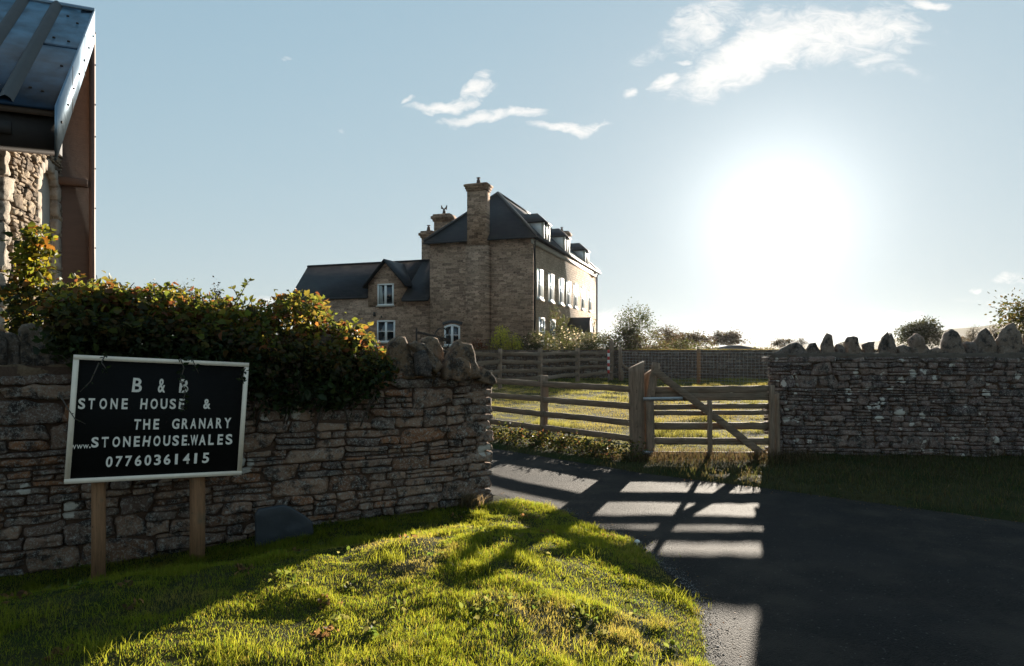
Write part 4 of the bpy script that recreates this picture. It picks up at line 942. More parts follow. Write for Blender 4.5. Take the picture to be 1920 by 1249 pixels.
def farmhouse():
    S = thing('farmhouse', 'tall brown stone farmhouse with slate hipped roof, dormers and a big end chimney', 'house', Hh(5, 3, 1.0))
    m = MB(); m.hexa([Hh(0, 0, .3), Hh(.4, 0, .3), Hh(.4, HW, .3), Hh(0, HW, .3), Hh(0, 0, EV), Hh(.4, 0, EV), Hh(.4, HW, EV), Hh(0, HW, EV)]); m.obj('wall', M_RUB_E, S)
    m = MB(); m.hexa([Hh(.4, .0, .3), Hh(HL, 0, .3), Hh(HL, HW, .3), Hh(.4, HW, .3), Hh(.4, 0, EV), Hh(HL, 0, EV), Hh(HL, HW, EV), Hh(.4, HW, EV)]); m.obj('wall', M_RUB_F, S)
    o_ = .28; zr = 11.2; r0, r1 = 3.3, HL-3.3; vm = HW/2; zt = EV+.02
    V = [Hh(-o_, -o_, zt), Hh(HL+o_, -o_, zt), Hh(HL+o_, HW+o_, zt), Hh(-o_, HW+o_, zt), Hh(r0, vm, zr), Hh(r1, vm, zr),
         Hh(-o_, -o_, zt-.1), Hh(HL+o_, -o_, zt-.1), Hh(HL+o_, HW+o_, zt-.1), Hh(-o_, HW+o_, zt-.1)]
    m = MB(); m.add(V, [(0, 1, 5, 4), (1, 2, 5), (2, 3, 4, 5), (3, 0, 4), (0, 6, 7, 1), (1, 7, 8, 2), (2, 8, 9, 3), (3, 9, 6, 0), (9, 8, 7, 6)]); rf = m.obj('roof', M_SLATE, S)
    m = MB()
    for (a, b) in ((V[0], V[4]), (V[3], V[4]), (V[4], V[5]), (V[1], V[5])): m.tube([Vector(a)+Vector((0, 0, .03)), Vector(b)+Vector((0, 0, .03))], .085, 6)
    m.obj('ridge_tiles', M_LEAD, rf)
    m = MB(); m.hexa([Hh(-.2, -.10, EV-.42), Hh(HL, -.10, EV-.42), Hh(HL, .02, EV-.42), Hh(-.2, .02, EV-.42), Hh(-.2, -.10, EV-.17), Hh(HL, -.10, EV-.17), Hh(HL, .02, EV-.17), Hh(-.2, .02, EV-.17)][:8]); m.obj('fascia', M_FASC, S)
    m = MB(); m.tube([Hh(-.3, -.34, EV-.1), Hh(HL+.3, -.34, EV-.1)], .075, 8); m.tube([Hh(-.34, -.34, EV-.1), Hh(-.34, HW+.3, EV-.1)], .06, 8); m.obj('gutter', M_DARKT, S)
    for u in (.12, HL-.05): m = MB(); m.tube([Hh(u, -.1, 1), Hh(u, -.1, EV-.3), Hh(u, -.3, EV-.12)], .065, 8); m.obj('drainpipe', M_DARKT, S)
    # great end chimney
    c = MB(); c.hexa([Hh(-.7, 2.48, .3), Hh(-.003, 2.48, .3), Hh(-.003, 3.8, .3), Hh(-.7, 3.8, .3), Hh(-.7, 2.48, 7.4), Hh(-.003, 2.48, 7.4), Hh(-.003, 3.8, 7.4), Hh(-.7, 3.8, 7.4)])
    def cb_(e, z0, z1): c.hexa([Hh(-.66-e, 2.58-e, z0), Hh(.06+e, 2.58-e, z0), Hh(.06+e, 3.72+e, z0), Hh(-.66-e, 3.72+e, z0), Hh(-.66-e, 2.58-e, z1), Hh(.06+e, 2.58-e, z1), Hh(.06+e, 3.72+e, z1), Hh(-.66-e, 3.72+e, z1)])
    for (e, z0, z1) in ((0, 7.4, 10.5), (.05, 10.5, 10.62), (.10, 10.62, 10.76), (.16, 10.76, 10.86), (.10, 10.86, 10.9)): cb_(e, z0, z1)
    ch = c.obj('chimney', M_RUB_E, S); ORG[ch.name] = ORG[S.name]
    def pot(u, v, z, par, kind=0):
        p = MB(); b = Vector(Hh(u, v, z))
        if kind == 0:
            p.tube([b, b+Vector((0, 0, .12)), b+Vector((0, 0, .3))], [.16, .12, .10], 10); p.tube([b+Vector((0, 0, .28)), b+Vector((0, 0, .38))], [.05, .05], 8); p.tube([b+Vector((0, 0, .38)), b+Vector((0, 0, .42))], [.12, .12], 10)
        else:
            p.tube([b, b+Vector((0, 0, .3))], [.12, .09], 10); p.tube([b+Vector((-.15, 0, .5)), b+Vector((-.02, 0, .35)), b+Vector((.15, 0, .5))], [.05, .06, .05], 8); p.tube([b+Vector((.14, 0, .35)), b+Vector((.16, 0, .62))], .04, 8); p.tube([b+Vector((-.16, 0, .4)), b+Vector((-.16, 0, .62))], .04, 8)
        p.obj('chimney_pot', plain('pot_clay', (.10, .06, .045), .8), par)
    pot(-.3, 3.15, 10.89, ch)
    def stack(u, v, w, d, z0, z1, kind):
        c = MB()
        def b(e, a0, a1): c.hexa([Hh(u-d/2-e, v-w/2-e, a0), Hh(u+d/2+e, v-w/2-e, a0), Hh(u+d/2+e, v+w/2+e, a0), Hh(u-d/2-e, v+w/2+e, a0), Hh(u-d/2-e, v-w/2-e, a1), Hh(u+d/2+e, v-w/2-e, a1), Hh(u+d/2+e, v+w/2+e, a1), Hh(u-d/2-e, v+w/2+e, a1)])
        b(0, z0, z1-.45); b(.07, z1-.45, z1-.3); b(.16, z1-.3, z1-.12); b(.06, z1-.12, z1)
        o = c.obj('chimney', M_RUB_E, S); ORG[o.name] = ORG[S.name]; pot(u, v, z1, o, kind)
    stack(3.3, 6.9, 1.05, .9, .9, PZ(403, 43.5), 1); stack(3.6, 8.15, .7, .7, .9, PZ(435, 44.4), 0); stack(19.2, HW/2-.3, 1.2, .9, 9, PZ(436, 57.5), 0)
    # first-floor sashes on the front
    for u in (1.6, 4.2, 6.9, 9.05, 11.3, 13.9, 16.75):
        window(S, lambda a, b, c_, u=u: Hh(u+a, -.005-c_, 4.45+b), 1.35, 1.72, .03, (1, 2), f=.11, gm=M_SKYPANE)
    for u in (2.0, 4.6, 13.2, 16.4): window(S, lambda a, b, c_, u=u: Hh(u+a, -.005-c_, 1.75+b), 1.3, 1.65, .03, (1, 2), f=.13)
    # dormers
    for u in (3.0, 8.5, 15.3):
        w = 1.35; zf, zb, za = 8.05, 9.1, 9.72; v0 = -.02
        d = MB(); d.hexa([Hh(u-w/2, v0, zf-.15), Hh(u+w/2, v0, zf-.15), Hh(u+w/2, 1.3, zf-.15), Hh(u-w/2, 1.3, zf-.15), Hh(u-w/2, v0, zb), Hh(u+w/2, v0, zb), Hh(u+w/2, 1.3, zb), Hh(u-w/2, 1.3, zb)])
        dm = d.obj('dormer', M_FASC, S); ORG[dm.name] = ORG[S.name]
        r_ = MB(); e = .14; r_.add([Hh(u-w/2-e, v0-e, zb), Hh(u+w/2+e, v0-e, zb), Hh(u+w/2+e, 1.5, zb), Hh(u-w/2-e, 1.5, zb), Hh(u, v0+.55, za), Hh(u, 2.2, za), Hh(u-w/2-e, v0-e, zb-.07), Hh(u+w/2+e, v0-e, zb-.07), Hh(u+w/2+e, 1.5, zb-.07), Hh(u-w/2-e, 1.5, zb-.07)],
                           [(0, 1, 4), (1, 2, 5, 4), (3, 0, 4, 5), (2, 3, 5), (0, 6, 7, 1), (1, 7, 8, 2), (3, 9, 6, 0), (9, 8, 7, 6)]); r_.obj('dormer_roof', M_SLATE, dm)
        g = MB()
        def q(a0, a1, z0, z1, c0): g.hexa([Hh(u+a0, v0-c0, z0), Hh(u+a1, v0-c0, z0), Hh(u+a1, v0+.01, z0), Hh(u+a0, v0+.01, z0), Hh(u+a0, v0-c0, z1), Hh(u+a1, v0-c0, z1), Hh(u+a1, v0+.01, z1), Hh(u+a0, v0+.01, z1)])
        q(-w/2+.1, w/2-.1, zf, zb-.08, .02); g.obj('pane', M_GLASS, dm)
        g = MB(); q(-.04, .04, zf+.05, zb-.1, .05); q(-w/2, -w/2+.1, zf-.02, zb-.075, .05); q(w/2-.1, w/2, zf-.02, zb-.075, .05); q(-w/2, w/2, zf-.1, zf-.022, .06); g.obj('dormer_window', M_WHITE, dm)
        # glazed cheek
        g = MB(); g.hexa([Hh(u-w/2-.02, .1, 8.2), Hh(u-w/2+.01, .1, 8.2), Hh(u-w/2+.01, .3, 8.3), Hh(u-w/2-.02, .3, 8.3), Hh(u-w/2-.02, .1, 9.0), Hh(u-w/2+.01, .1, 9.0), Hh(u-w/2+.01, .85, 9.0), Hh(u-w/2-.02, .85, 9.0)]); g.obj('cheek', M_WHITE, dm)
    # end-wall window with arched head
    window(S, lambda a, b, c_: Hh(-.005-c_, 4.92-a, 1.75+b), 1.0, 1.25, .05, (2, 2), arch=.12)
    a_ = MB(); n = 8
    for i in range(n):
        t0 = i/n; t1 = (i+1)/n; f = lambda t, r: (4.92+(.5-t)*(1.15+r), 2.92+r*.9+.14*math.sin(math.pi*t))
        (v0, z0), (v1, z1), (v2, z2), (v3, z3) = f(t0, .02), f(t1, .02), f(t1, .2), f(t0, .2)
        a_.hexa([Hh(-.03, v0, z0), Hh(-.03, v1, z1), Hh(.02, v1, z1), Hh(.02, v0, z0), Hh(-.03, v3, z3), Hh(-.03, v2, z2), Hh(.02, v2, z2), Hh(.02, v3, z3)])
    a_.obj('window_arch', plain('blue_brick', (.06, .055, .055), .8, var=.4, vscale=10), S)
    # porch with door
    u0 = 9.4; p = MB(); zp = 2.75; za = 3.7
    p.add([Hh(u0-1.1, -1.5, zp), Hh(u0+1.1, -1.5, zp), Hh(u0, -1.5, za), Hh(u0-1.1, -.0, zp), Hh(u0+1.1, -.0, zp), Hh(u0, -.0, za), Hh(u0-1.1, -1.5, zp-.1), Hh(u0+1.1, -1.5, zp-.1), Hh(u0-1.1, 0, zp-.1), Hh(u0+1.1, 0, zp-.1)],
          [(0, 2, 5, 3), (1, 4, 5, 2), (0, 6, 7, 1), (0, 1, 2), (3, 5, 4), (0, 3, 8, 6), (1, 7, 9, 4), (6, 8, 9, 7)])
    pr = p.obj('porch', M_SLATE, S); ORG[pr.name] = ORG[S.name]
    p = MB()
    for du in (-.95, .95): p.beam(Hh(u0+du, -1.4, 1.0), Hh(u0+du, -1.4, zp-.1), .12, .12, 3, 0)
    p.obj('porch_post', M_WHITE, pr)
    p = MB(); p.beam(Hh(u0-1.15, -1.53, zp-.02), Hh(u0, -1.53, za+.03), .05, .14, 2, 0); p.beam(Hh(u0+1.15, -1.53, zp-.02), Hh(u0, -1.53, za+.03), .05, .14, 2, 0); p.obj('bargeboard', M_LEAD, pr)
    p = MB(); p.hexa([Hh(u0-.5, -.04, 1.0), Hh(u0+.5, -.04, 1.0), Hh(u0+.5, .02, 1.0), Hh(u0-.5, .02, 1.0), Hh(u0-.5, -.04, 3.0), Hh(u0+.5, -.04, 3.0), Hh(u0+.5, .02, 3.0), Hh(u0-.5, .02, 3.0)]); p.obj('door', plain('door_paint', (.05, .07, .06), .4), S)
    # ---- lower wing
    Wv0, Wv1, uf, ub = HW+.003, 16.35, .15, 5.5; zr = 7.06; ur = 2.85
    sl = (zr-4.44)/(ur+.2)
    def wz(u): return zr-(ur-u)*sl
    m = MB(); z1 = wz(uf)-.03
    m.hexa([Hh(uf, Wv0, .3), Hh(ub, Wv0, .3), Hh(ub, Wv1, .3), Hh(uf, Wv1, .3), Hh(uf, Wv0, z1), Hh(ub, Wv0, z1), Hh(ub, Wv1, z1), Hh(uf, Wv1, z1)])
    m.add([Hh(uf, Wv1, z1), Hh(ub, Wv1, z1), Hh(ur, Wv1, zr-.15), Hh(uf, Wv1-.4, z1), Hh(ub, Wv1-.4, z1), Hh(ur, Wv1-.4, zr-.15)], [(0, 1, 2), (3, 5, 4), (0, 2, 5, 3), (1, 4, 5, 2)]); m.obj('wall', M_RUB_E, S)
    def rslab(ua, ub_, va, vb, vb_top=None, va_top=None):
        vb_top = vb if vb_top is None else vb_top; va_top = va if va_top is None else va_top; t = .12
        za, zb_ = wz(ua) if ua < ur else zr-(ua-ur)*sl, wz(ub_) if ub_ <= ur else zr-(ub_-ur)*sl
        return [Hh(ua, va, za), Hh(ub_, va_top, zb_), Hh(ub_, vb_top, zb_), Hh(ua, vb, za), Hh(ua, va, za+t), Hh(ub_, va_top, zb_+t), Hh(ub_, vb_top, zb_+t), Hh(ua, vb, za+t)]
    m = MB(); m.hexa(rslab(-.2, ur, HW-.0, 8.2)); m.hexa(rslab(1.0, ur, 8.2, 10.7)); m.hexa(rslab(.12, ur, 10.7, Wv1+.25, Wv1+.75)); m.hexa(rslab(ub+.2, ur, HW-.0, Wv1+.25, Wv1+.75)); m.tube([Hh(ur, HW, zr+.13), Hh(ur, Wv1+.75, zr+.13)], .08, 6); m.obj('roof', M_SLATE, S)
    m = MB(); m.tube([Hh(-.26, HW, wz(-.2)+.0), Hh(-.26, 8.1, wz(-.2)+.0)], .07, 8); m.tube([Hh(.08, 10.75, wz(.12)), Hh(.08, Wv1+.3, wz(.12))], .07, 8); m.obj('gutter', M_DARKT, S)
    # cross gable
    gv, hw, ga = 9.45, 1.25, 6.85; ez = ga-hw*1.05
    m = MB(); m.add([Hh(uf-.02, gv-hw, wz(uf)-.6), Hh(uf-.02, gv+hw, wz(uf)-.6), Hh(uf-.02, gv+hw, ez), Hh(uf-.02, gv, ga-.02), Hh(uf-.02, gv-hw, ez), Hh(2.3, gv-hw, wz(uf)-.6), Hh(2.3, gv+hw, wz(uf)-.6), Hh(2.3, gv+hw, ez), Hh(2.3, gv, ga-.02), Hh(2.3, gv-hw, ez)],
                [(0, 1, 2, 3, 4), (9, 8, 7, 6, 5), (0, 5, 6, 1), (1, 6, 7, 2), (2, 7, 8, 3), (3, 8, 9, 4), (4, 9, 5, 0)]); gb = m.obj('gable', M_RUB_E, S); ORG[gb.name] = ORG[S.name]
    m = MB(); e = .25; 
    for sg in (-1, 1):
        a, b_ = gv, gv+sg*(hw+e); zb_ = ga-(hw+e)*1.05
        m.hexa([Hh(uf-.3, a, ga+.02), Hh(uf-.3, b_, zb_), Hh(2.9, b_, zb_), Hh(2.9, a, ga+.02), Hh(uf-.3, a, ga+.16), Hh(uf-.3, b_, zb_+.14), Hh(2.9, b_, zb_+.14), Hh(2.9, a, ga+.16)])
    m.obj('gable_roof', M_SLATE, gb)
    window(gb, lambda a, b, c_: Hh(uf-.025-c_, gv-a, 4.2+b), 1.12, 1.32, .05, (2, 1), curtain=True)
    window(S, lambda a, b, c_: Hh(uf-.005-c_, gv-.02-a, 1.97+b), 1.25, 1.32, .05, (2, 2))
    m = MB(); q = Vector(Hh(uf-.12, 10.2, 3.55)); m.tube([q, q+Vector((0, 0, .25))], .07, 8); m.obj('wall_lamp', M_DARKT, S)
    m = MB(); m.tube([q+Vector((.45, -.02, -.1)), q+Vector((.45, -.02, .02))], .06, 8); m.obj('vent', M_DARKT, S)
farmhouse()

# ------------------------------------------------------------------ barn at the left
def barn():
    E1 = np.array([-5.295, 7.95]); g = np.array([-.41, .912]); nn = np.array([.912, .41]); z0, zr, ta = 4.49, 6.92, 2.96
    sl = (zr-z0)/ta
    def zt(t): return z0+sl*t
    def Bp(t, w, z): p = E1+g*t-nn*w; return (p[0], p[1], z)
    S = thing('barn', 'stone barn with dark sheet metal roof at the left edge', 'barn', (-8, 9.5, 0))
    M_SHEET = plain('blue_roof_sheet', (.006, .018, .036), .42, .0, spec=.16, var=.6, vscale=2.5, bump=.2, bscale=2.2, bdist=.02)
    M_RIB = plain('brown_reflection_rib', (.045, .038, .032), .6, .0, var=.4, vscale=5, bump=.2, bscale=20)  # brown tint painted in for the reflections that set ribs off from blue sheet
    M_SHEETB = plain('pale_flashing', (.17, .23, .29), .35, .7, var=.35, vscale=3, bump=.25, bscale=4, bdist=.03)
    WL = 7.0
    def strip(w0, w1, h0, h1, t0, t1, mb, n=1):
        for i in range(n):
            a, b = t0+(t1-t0)*i/n, t0+(t1-t0)*(i+1)/n
            mb.hexa([Bp(a, w0, zt(a)+h0), Bp(b, w0, zt(b)+h0), Bp(b, w1, zt(b)+h0), Bp(a, w1, zt(a)+h0), Bp(a, w0, zt(a)+h1), Bp(b, w0, zt(b)+h1), Bp(b, w1, zt(b)+h1), Bp(a, w1, zt(a)+h1)])
    def round_rib(w0, wd, h, t0, t1, mb):
        V = []; n = 6; m_ = 12
        for j in range(m_):
            t = t0+(t1-t0)*j/(m_-1)
            for i in range(n+1): V.append(Bp(t, w0+wd*i/n, zt(t)+.004+h*math.sin(math.pi*i/n)**.7+random.gauss(0, .003)))
        mb.add(V, [(j*(n+1)+i, j*(n+1)+i+1, (j+1)*(n+1)+i+1, (j+1)*(n+1)+i) for j in range(m_-1) for i in range(n)])
    r = MB(); strip(.03, WL, -.03, 0, -.03, ta, r); rf = r.obj('roof', M_SHEET, S); ORG[rf.name] = ORG[S.name]
    w = .42
    while w < WL: k = MB(); round_rib(w, .16, .07, -.02, ta, k); k.obj('roof_rib', M_RIB, rf); w += .42
    k = MB(); strip(.03, .42, .003, .012, 1.55, 1.60, k, 1); k.obj('roof_seam', M_SHEET, rf)
    k = MB(); k.tube([Bp(ta, -.0, zr+.02), Bp(ta, WL, zr+.02)], .04, 8); k.obj('ridge_cap', M_SHEETB, rf)
    f = MB(); n = 1
    for i in range(n):
        t0, t1 = -.04, ta; d0, d1 = .60, .48
        f.hexa([Bp(t0, .0, zt(t0)-d0), Bp(t1, .0, zt(t1)-d1), Bp(t1, .02, zt(t1)-d1), Bp(t0, .02, zt(t0)-d0), Bp(t0, -.004, zt(t0)+.03), Bp(t1, -.004, zt(t1)+.03), Bp(t1, .02, zt(t1)+.03), Bp(t0, .02, zt(t0)+.03)])
    f.obj('verge_flashing', M_SHEETB, S)
    f = MB()
    for t in (.98, 1.97): f.hexa([Bp(t, -.006, zt(t)-.56), Bp(t+.012, -.006, zt(t+.012)-.56), Bp(t+.012, 0.002, zt(t+.012)-.56), Bp(t, .002, zt(t)-.56), Bp(t, -.008, zt(t)+.03), Bp(t+.012, -.008, zt(t+.012)+.03), Bp(t+.012, .002, zt(t+.012)+.03), Bp(t, .002, zt(t)+.03)])
    f.obj('flashing_joint', M_IRON, S)
    def screw(c, d, r):
        sc = MB(); sc.tube([c, c+d], r, 6); sc.obj('roof_screw', M_IRON, S)
    t = .2
    while t < ta:
        for dz in ((-.12, -.45) if int(t*10) % 4 < 2 else (-.28,)): c = Vector(Bp(t, -.005, zt(t)+dz)); screw(c, Vector((nn[0], nn[1], 0))*.014, .016)
        t += .42
    for (t, w_) in ((.3, .2), (.35, .33), (1.0, .12), (1.75, .16), (1.8, .34), (2.4, .15), (2.6, .3)): c = Vector(Bp(t, w_, zt(t)+.001)); screw(c, Vector((0, 0, .02)), .018)
    z = 6.6
    while z > .5: c = Vector(Bp(ta+.02, .02, z)); screw(c, Vector((nn[0], nn[1], 0))*.03, .014); z -= random.choice((.5, .62))
    # boarded wall closing the overhang at the back, a rail across it, roof lining
    M_SOF = plain('brown_board', (.125, .062, .036), .7, var=.35, vscale=3, bump=.4, bscale=12, bdist=.01, stretch=(1, 1, 5))
    s = MB(); s.hexa([Bp(ta-.02, .03, 0), Bp(ta+.06, .03, 0), Bp(ta+.06, WL, 0), Bp(ta-.02, WL, 0), Bp(ta-.02, .03, zr-.06), Bp(ta+.06, .03, zr-.06), Bp(ta+.06, WL, zr-.06), Bp(ta-.02, WL, zr-.06)]); s.obj('boarded_wall', M_SOF, S)
    s = MB(); z = .0
    s.hexa([Bp(ta-.06, .0, 0), Bp(ta+.09, .0, 0), Bp(ta+.09, .07, 0), Bp(ta-.06, .07, 0), Bp(ta-.06, .0, zr-.3), Bp(ta+.09, .0, zr-.3), Bp(ta+.09, .07, zr-.3), Bp(ta-.06, .07, zr-.3)]); s.obj('corner_trim', plain('rusty_trim', (.14, .07, .045), .6, var=.3, bump=.2), S)
    s = MB(); s.beam(Bp(ta-.10, .08, 4.22), Bp(ta-.10, 1.6, 4.22), .14, .12, 4, .004); s.obj('rail', M_SOF, S)
    s = MB(); strip(.03, WL, -.12, -.05, 0, ta, s); s.obj('soffit', plain('dark_soffit', (.07, .045, .03), .8, var=.3), S)
    f = MB(); f.hexa([Bp(.08, .04, z0-.48), Bp(.55, .04, z0-.44), Bp(.55, WL, z0-.44), Bp(.08, WL, z0-.48), Bp(.08, .04, z0-.04), Bp(.55, .04, z0-.02), Bp(.55, WL, z0-.02), Bp(.08, WL, z0-.04)])
    f.hexa([Bp(.02, .45, z0-.36), Bp(.075, .45, z0-.36), Bp(.075, .85, z0-.36), Bp(.02, .85, z0-.36), Bp(.02, .45, z0-.22), Bp(.075, .45, z0-.22), Bp(.075, .85, z0-.22), Bp(.02, .85, z0-.22)])
    f.obj('eave_box', plain('black_eave_board', (.02, .016, .014), .7, var=.4), S)
    # sunlit gable wall in its own frame, with a narrow arched opening
    PALB = [(.32, .24, .165), (.38, .29, .20), (.24, .175, .12), (.42, .33, .23), (.18, .13, .09), (.34, .25, .17)]
    A0 = np.array([-6.39, 8.55]); gA = np.array([-.27, .963]); nA = np.array([.963, .27]); t1 = 2.11
    def zA(t): p = A0+gA*t; return z0+sl*float((p-E1).dot(g))-.10
    fB = frame_map(A0, gA, nA); ac, ar, ah = 1.5, .30, 3.98; ring = .17
    cb = coursed(.33, t1, zA, pal=PALB, bh=(.10, .2), cw=(.09, .26), keep=lambda t, z: not (abs(t-ac) < ar+ring and (z < ah or math.hypot(t-ac, z-ah) < ar+ring)), thick=.1, minsub=.035)
    z = -.1
    while z < 4.3: h = random.uniform(.22, .36); w_ = random.choice((.18, .30)); cb.append([(w_/2-.012, -.045, z+h/2), (w_/2, .08, h/2-.004), (.42, .36, .29), 0]); z += h
    V, Q, C = stones_mesh(cb, 6, k=8, rough=.9, seed=300)
    build('stonework', fB(V), Q, stone_mat('barn_stone', lichen=.0, speck=.3, bump=.8, dark=(.08, .06, .045), orange=.1), S, C, smooth=True)
    def Wp(t, d, z): p = A0+gA*t-nA*d; return (p[0], p[1], z)
    w_ = MB(); w_.add([Wp(.02, .05, -.1), Wp(ac-ar, .05, -.1), Wp(ac-ar, .05, ah), Wp(ac-ar, .05, zA(ac-ar)), Wp(.02, .05, zA(.0)), Wp(.02, 6, -.1), Wp(.02, 6, zA(0))], [(0, 1, 2, 3, 4), (0, 4, 6, 5)])
    w_.add([Wp(ac+ar, .05, -.1), Wp(t1, .05, -.1), Wp(t1, .05, zA(t1)), Wp(ac+ar, .05, zA(ac+ar)), Wp(ac+ar, .05, ah)], [(0, 1, 2, 3, 4)])
    top = [Wp(ac-ar*math.cos(math.pi*i/12), .05, ah+ar*math.sin(math.pi*i/12)) for i in range(13)]
    for i in range(12):
        a0, a1 = ac-ar*math.cos(math.pi*i/12), ac-ar*math.cos(math.pi*(i+1)/12); w_.add([top[i], top[i+1], Wp(a1, .05, zA(a1)), Wp(a0, .05, zA(a0)), Wp(a0, .08, top[i][2]), Wp(a1, .08, top[i+1][2])], [(0, 1, 2, 3), (0, 4, 5, 1)])
    for a0 in (ac-ar, ac+ar): w_.add([Wp(a0, .05, -.1), Wp(a0, .08, -.1), Wp(a0, .08, ah), Wp(a0, .05, ah)], [(0, 1, 2, 3)])
    w_.obj('wall', plain('barn_mortar', (.22, .17, .12), .95, var=.35, vscale=9, bump=1, bscale=30, bdist=.02, spec=.1), S)
    a_ = []; n = 9; PD = [(.38, .32, .26), (.34, .29, .23), (.41, .35, .29)]
    for i in range(n): th = math.pi*(i+.5)/n; a_.append([(ac+math.cos(th)*(ar+.08), -.03, ah+math.sin(th)*(ar+.08)), (.085, .062, .078), random.choice(PD), 0])
    z = 0
    while z < ah-.05:
        for sg in (-1, 1): a_.append([(ac+sg*(ar+.08), -.03, z+.13), (.085, .062, .125), random.choice(PD), 0])
        z += .26
    V, Q, C = stones_mesh(a_, 4, k=7, rough=.2, seed=400); build('arch_surround', fB(V), Q, stone_mat('dressed_stone', lichen=0, speck=.1, bump=.3, dark=(.25, .2, .16), orange=0), S, C, smooth=True)
    d = MB(); d.hexa([Wp(ac-ar-.05, .075, -.1), Wp(ac+ar+.05, .075, -.1), Wp(ac+ar+.05, .25, -.1), Wp(ac-ar-.05, .25, -.1), Wp(ac-ar-.05, .075, ah+ar+.05), Wp(ac+ar+.05, .075, ah+ar+.05), Wp(ac+ar+.05, .25, ah+ar+.05), Wp(ac-ar-.05, .25, ah+ar+.05)])
    d.obj('blocked_opening', plain('pale_render', (.45, .39, .32), .8, var=.15, bump=.4), S)
barn()

# ------------------------------------------------------------------ trees, shrubs and garden plants
def plant_tree(name, label, cat, base, height, crown, nleaf, size, pal, trunk=.12, group=None, blobs=None, seed=0, droop=.2, open_=.0, bare=0):
    """trunk + limbs reaching into the crown, leaf clumps through the crown's volume; crown = (rx, ry, rz, zc)"""
    rs = random.Random(seed); rn = np.random.default_rng(seed)
    T = thing(name, label, cat, base, group); rx, ry, rz, zc = crown; b = Vector(base); m = MB()
    ends = []; top = b+Vector((rs.uniform(-.1, .1)*rx, 0, zc+rz*.35))
    m.tube([b-Vector((0, 0, .3)), b.lerp(top, .4)+Vector((rs.uniform(-.05, .05)*rx, 0, 0)), top], [trunk, trunk*.7, trunk*.25], 7)
    nl = 22
    for i in range(nl):
        a = b.lerp(top, rs.uniform(.3, .95)); th = rs.uniform(0, 6.28); ph = rs.uniform(-.35, 1.2); k = rs.uniform(.55, 1.02)
        e = b+Vector((math.cos(th)*math.cos(ph)*rx*k, math.sin(th)*math.cos(ph)*ry*k, zc+math.sin(ph)*rz*k))
        mid = a.lerp(e, .5)+Vector((rs.gauss(0, .05)*rx, rs.gauss(0, .05)*ry, .08*rz)); m.tube([a, mid, e], [trunk*.35, trunk*.2, trunk*.05], 5); ends += [e, mid.lerp(e, .5)]
        for j in range(bare): q = mid.lerp(e, rs.uniform(.3, 1)); m.tube([q, q+Vector((rs.gauss(0, .22)*rx, rs.gauss(0, .2)*ry, abs(rs.gauss(.1, .2))*rz))], [trunk*.08, trunk*.02], 4)
    m.obj('trunk', M_BARK, T)
    P = []
    ncl = len(ends); per = nleaf//(ncl+40)
    for e in ends: P.append(np.array(e)+rn.normal(0, 1, (per, 3))*np.array([rx, ry, rz])*.14)
    for i in range(40):
        v = rn.normal(0, 1, 3); v /= np.linalg.norm(v); v = v*rn.uniform(.35, .95)*np.array([rx, ry, rz]); P.append(np.array([b.x, b.y, b.z+zc])+v+rn.normal(0, 1, (per, 3))*np.array([rx, ry, rz])*.13)
    P = np.concatenate(P); P = P[P[:, 2] > b.z+.05]
    V, Fc, C = leaf_cloud(P, size, np.array(pal), droop, seed, .6); build('crown', V, Fc, M_LEAF, T, C)
    return T
def bush(name, label, px, py_top, D, w, seed, pal, base_z=None, n=1800, size=.10, cat='shrub', group=None, flowers=None, py_base=None, tall=1.0):
    rn = np.random.default_rng(seed); rs = random.Random(seed); x = PX(px, D); zb = float(gz(np.array([x]), np.array([D]))[0]) if base_z is None else base_z; ztop = PZ(py_top, D); h = ztop-zb
    T = thing(name, label, cat, (x, D, zb), group); m = MB()
    P = []; nc = 26
    for i in range(nc):
        th = rs.uniform(0, 6.28); k = rs.uniform(.1, 1)**.6; hz = rs.uniform(.2, 1.0)
        e = Vector((x+math.cos(th)*w*.5*k*(1.15-.5*hz*tall), D+math.sin(th)*w*.4*k, zb+h*hz*(.95-.2*k)))
        m.tube([(x+rs.uniform(-.1, .1)*w, D, zb-.05), ((x+e.x)/2, (D+e.y)/2, zb+(e.z-zb)*.6), e], [.03, .02, .006], 5)
        P.append(np.array(e)+rn.normal(0, 1, (n//nc, 3))*np.array([w*.12, w*.12, max(.06, h*.07)]))
    m.obj('stem', M_BARK, T); P = np.concatenate(P); P[:, 2] = np.minimum(P[:, 2], ztop)
    V, Fc, C = leaf_cloud(P, size, np.array(pal), .2, seed, .6); build('foliage', V, Fc, M_LEAF, T, C)
    if flowers:
        nf, fs, fc = flowers; idx = rn.integers(0, len(P), nf); V, Fc, C = leaf_cloud(P[idx]+np.array([0, -.06, .02]), fs, np.array(fc), -.3, seed+1, 1.0, fold=.05); build('flowers', V, Fc, M_LEAF, T, C)['kind'] = 'stuff'
    return T
GR = [(.05, .075, .02), (.065, .085, .025), (.04, .06, .018), (.08, .09, .03)]
YG = [(.55, .55, .07), (.42, .46, .06), (.6, .56, .09)]
PALE = [(.09, .10, .05), (.075, .09, .04), (.12, .12, .06)]
BR = [(.08, .06, .04), (.065, .05, .035), (.07, .07, .035)]
WHF = (90, .10, [(.75, .72, .62), (.7, .66, .55)])
bush('garden_shrub', 'bright yellow green shrub at the corner of the farmhouse gable', 938, 606, 37.1, 1.1, 1, YG, n=1500, size=.09, tall=1.6)
bush('garden_shrub', 'low yellow green shrub just right of the tallest yellow one', 962, 624, 37.0, 1.0, 2, YG, n=1100, size=.09)
bush('garden_shrub', 'rust orange low shrub at the foot of the end chimney', 896, 636, 37.0, 1.2, 3, [(.22, .06, .02), (.16, .05, .02), (.10, .06, .02)], n=900, size=.08)
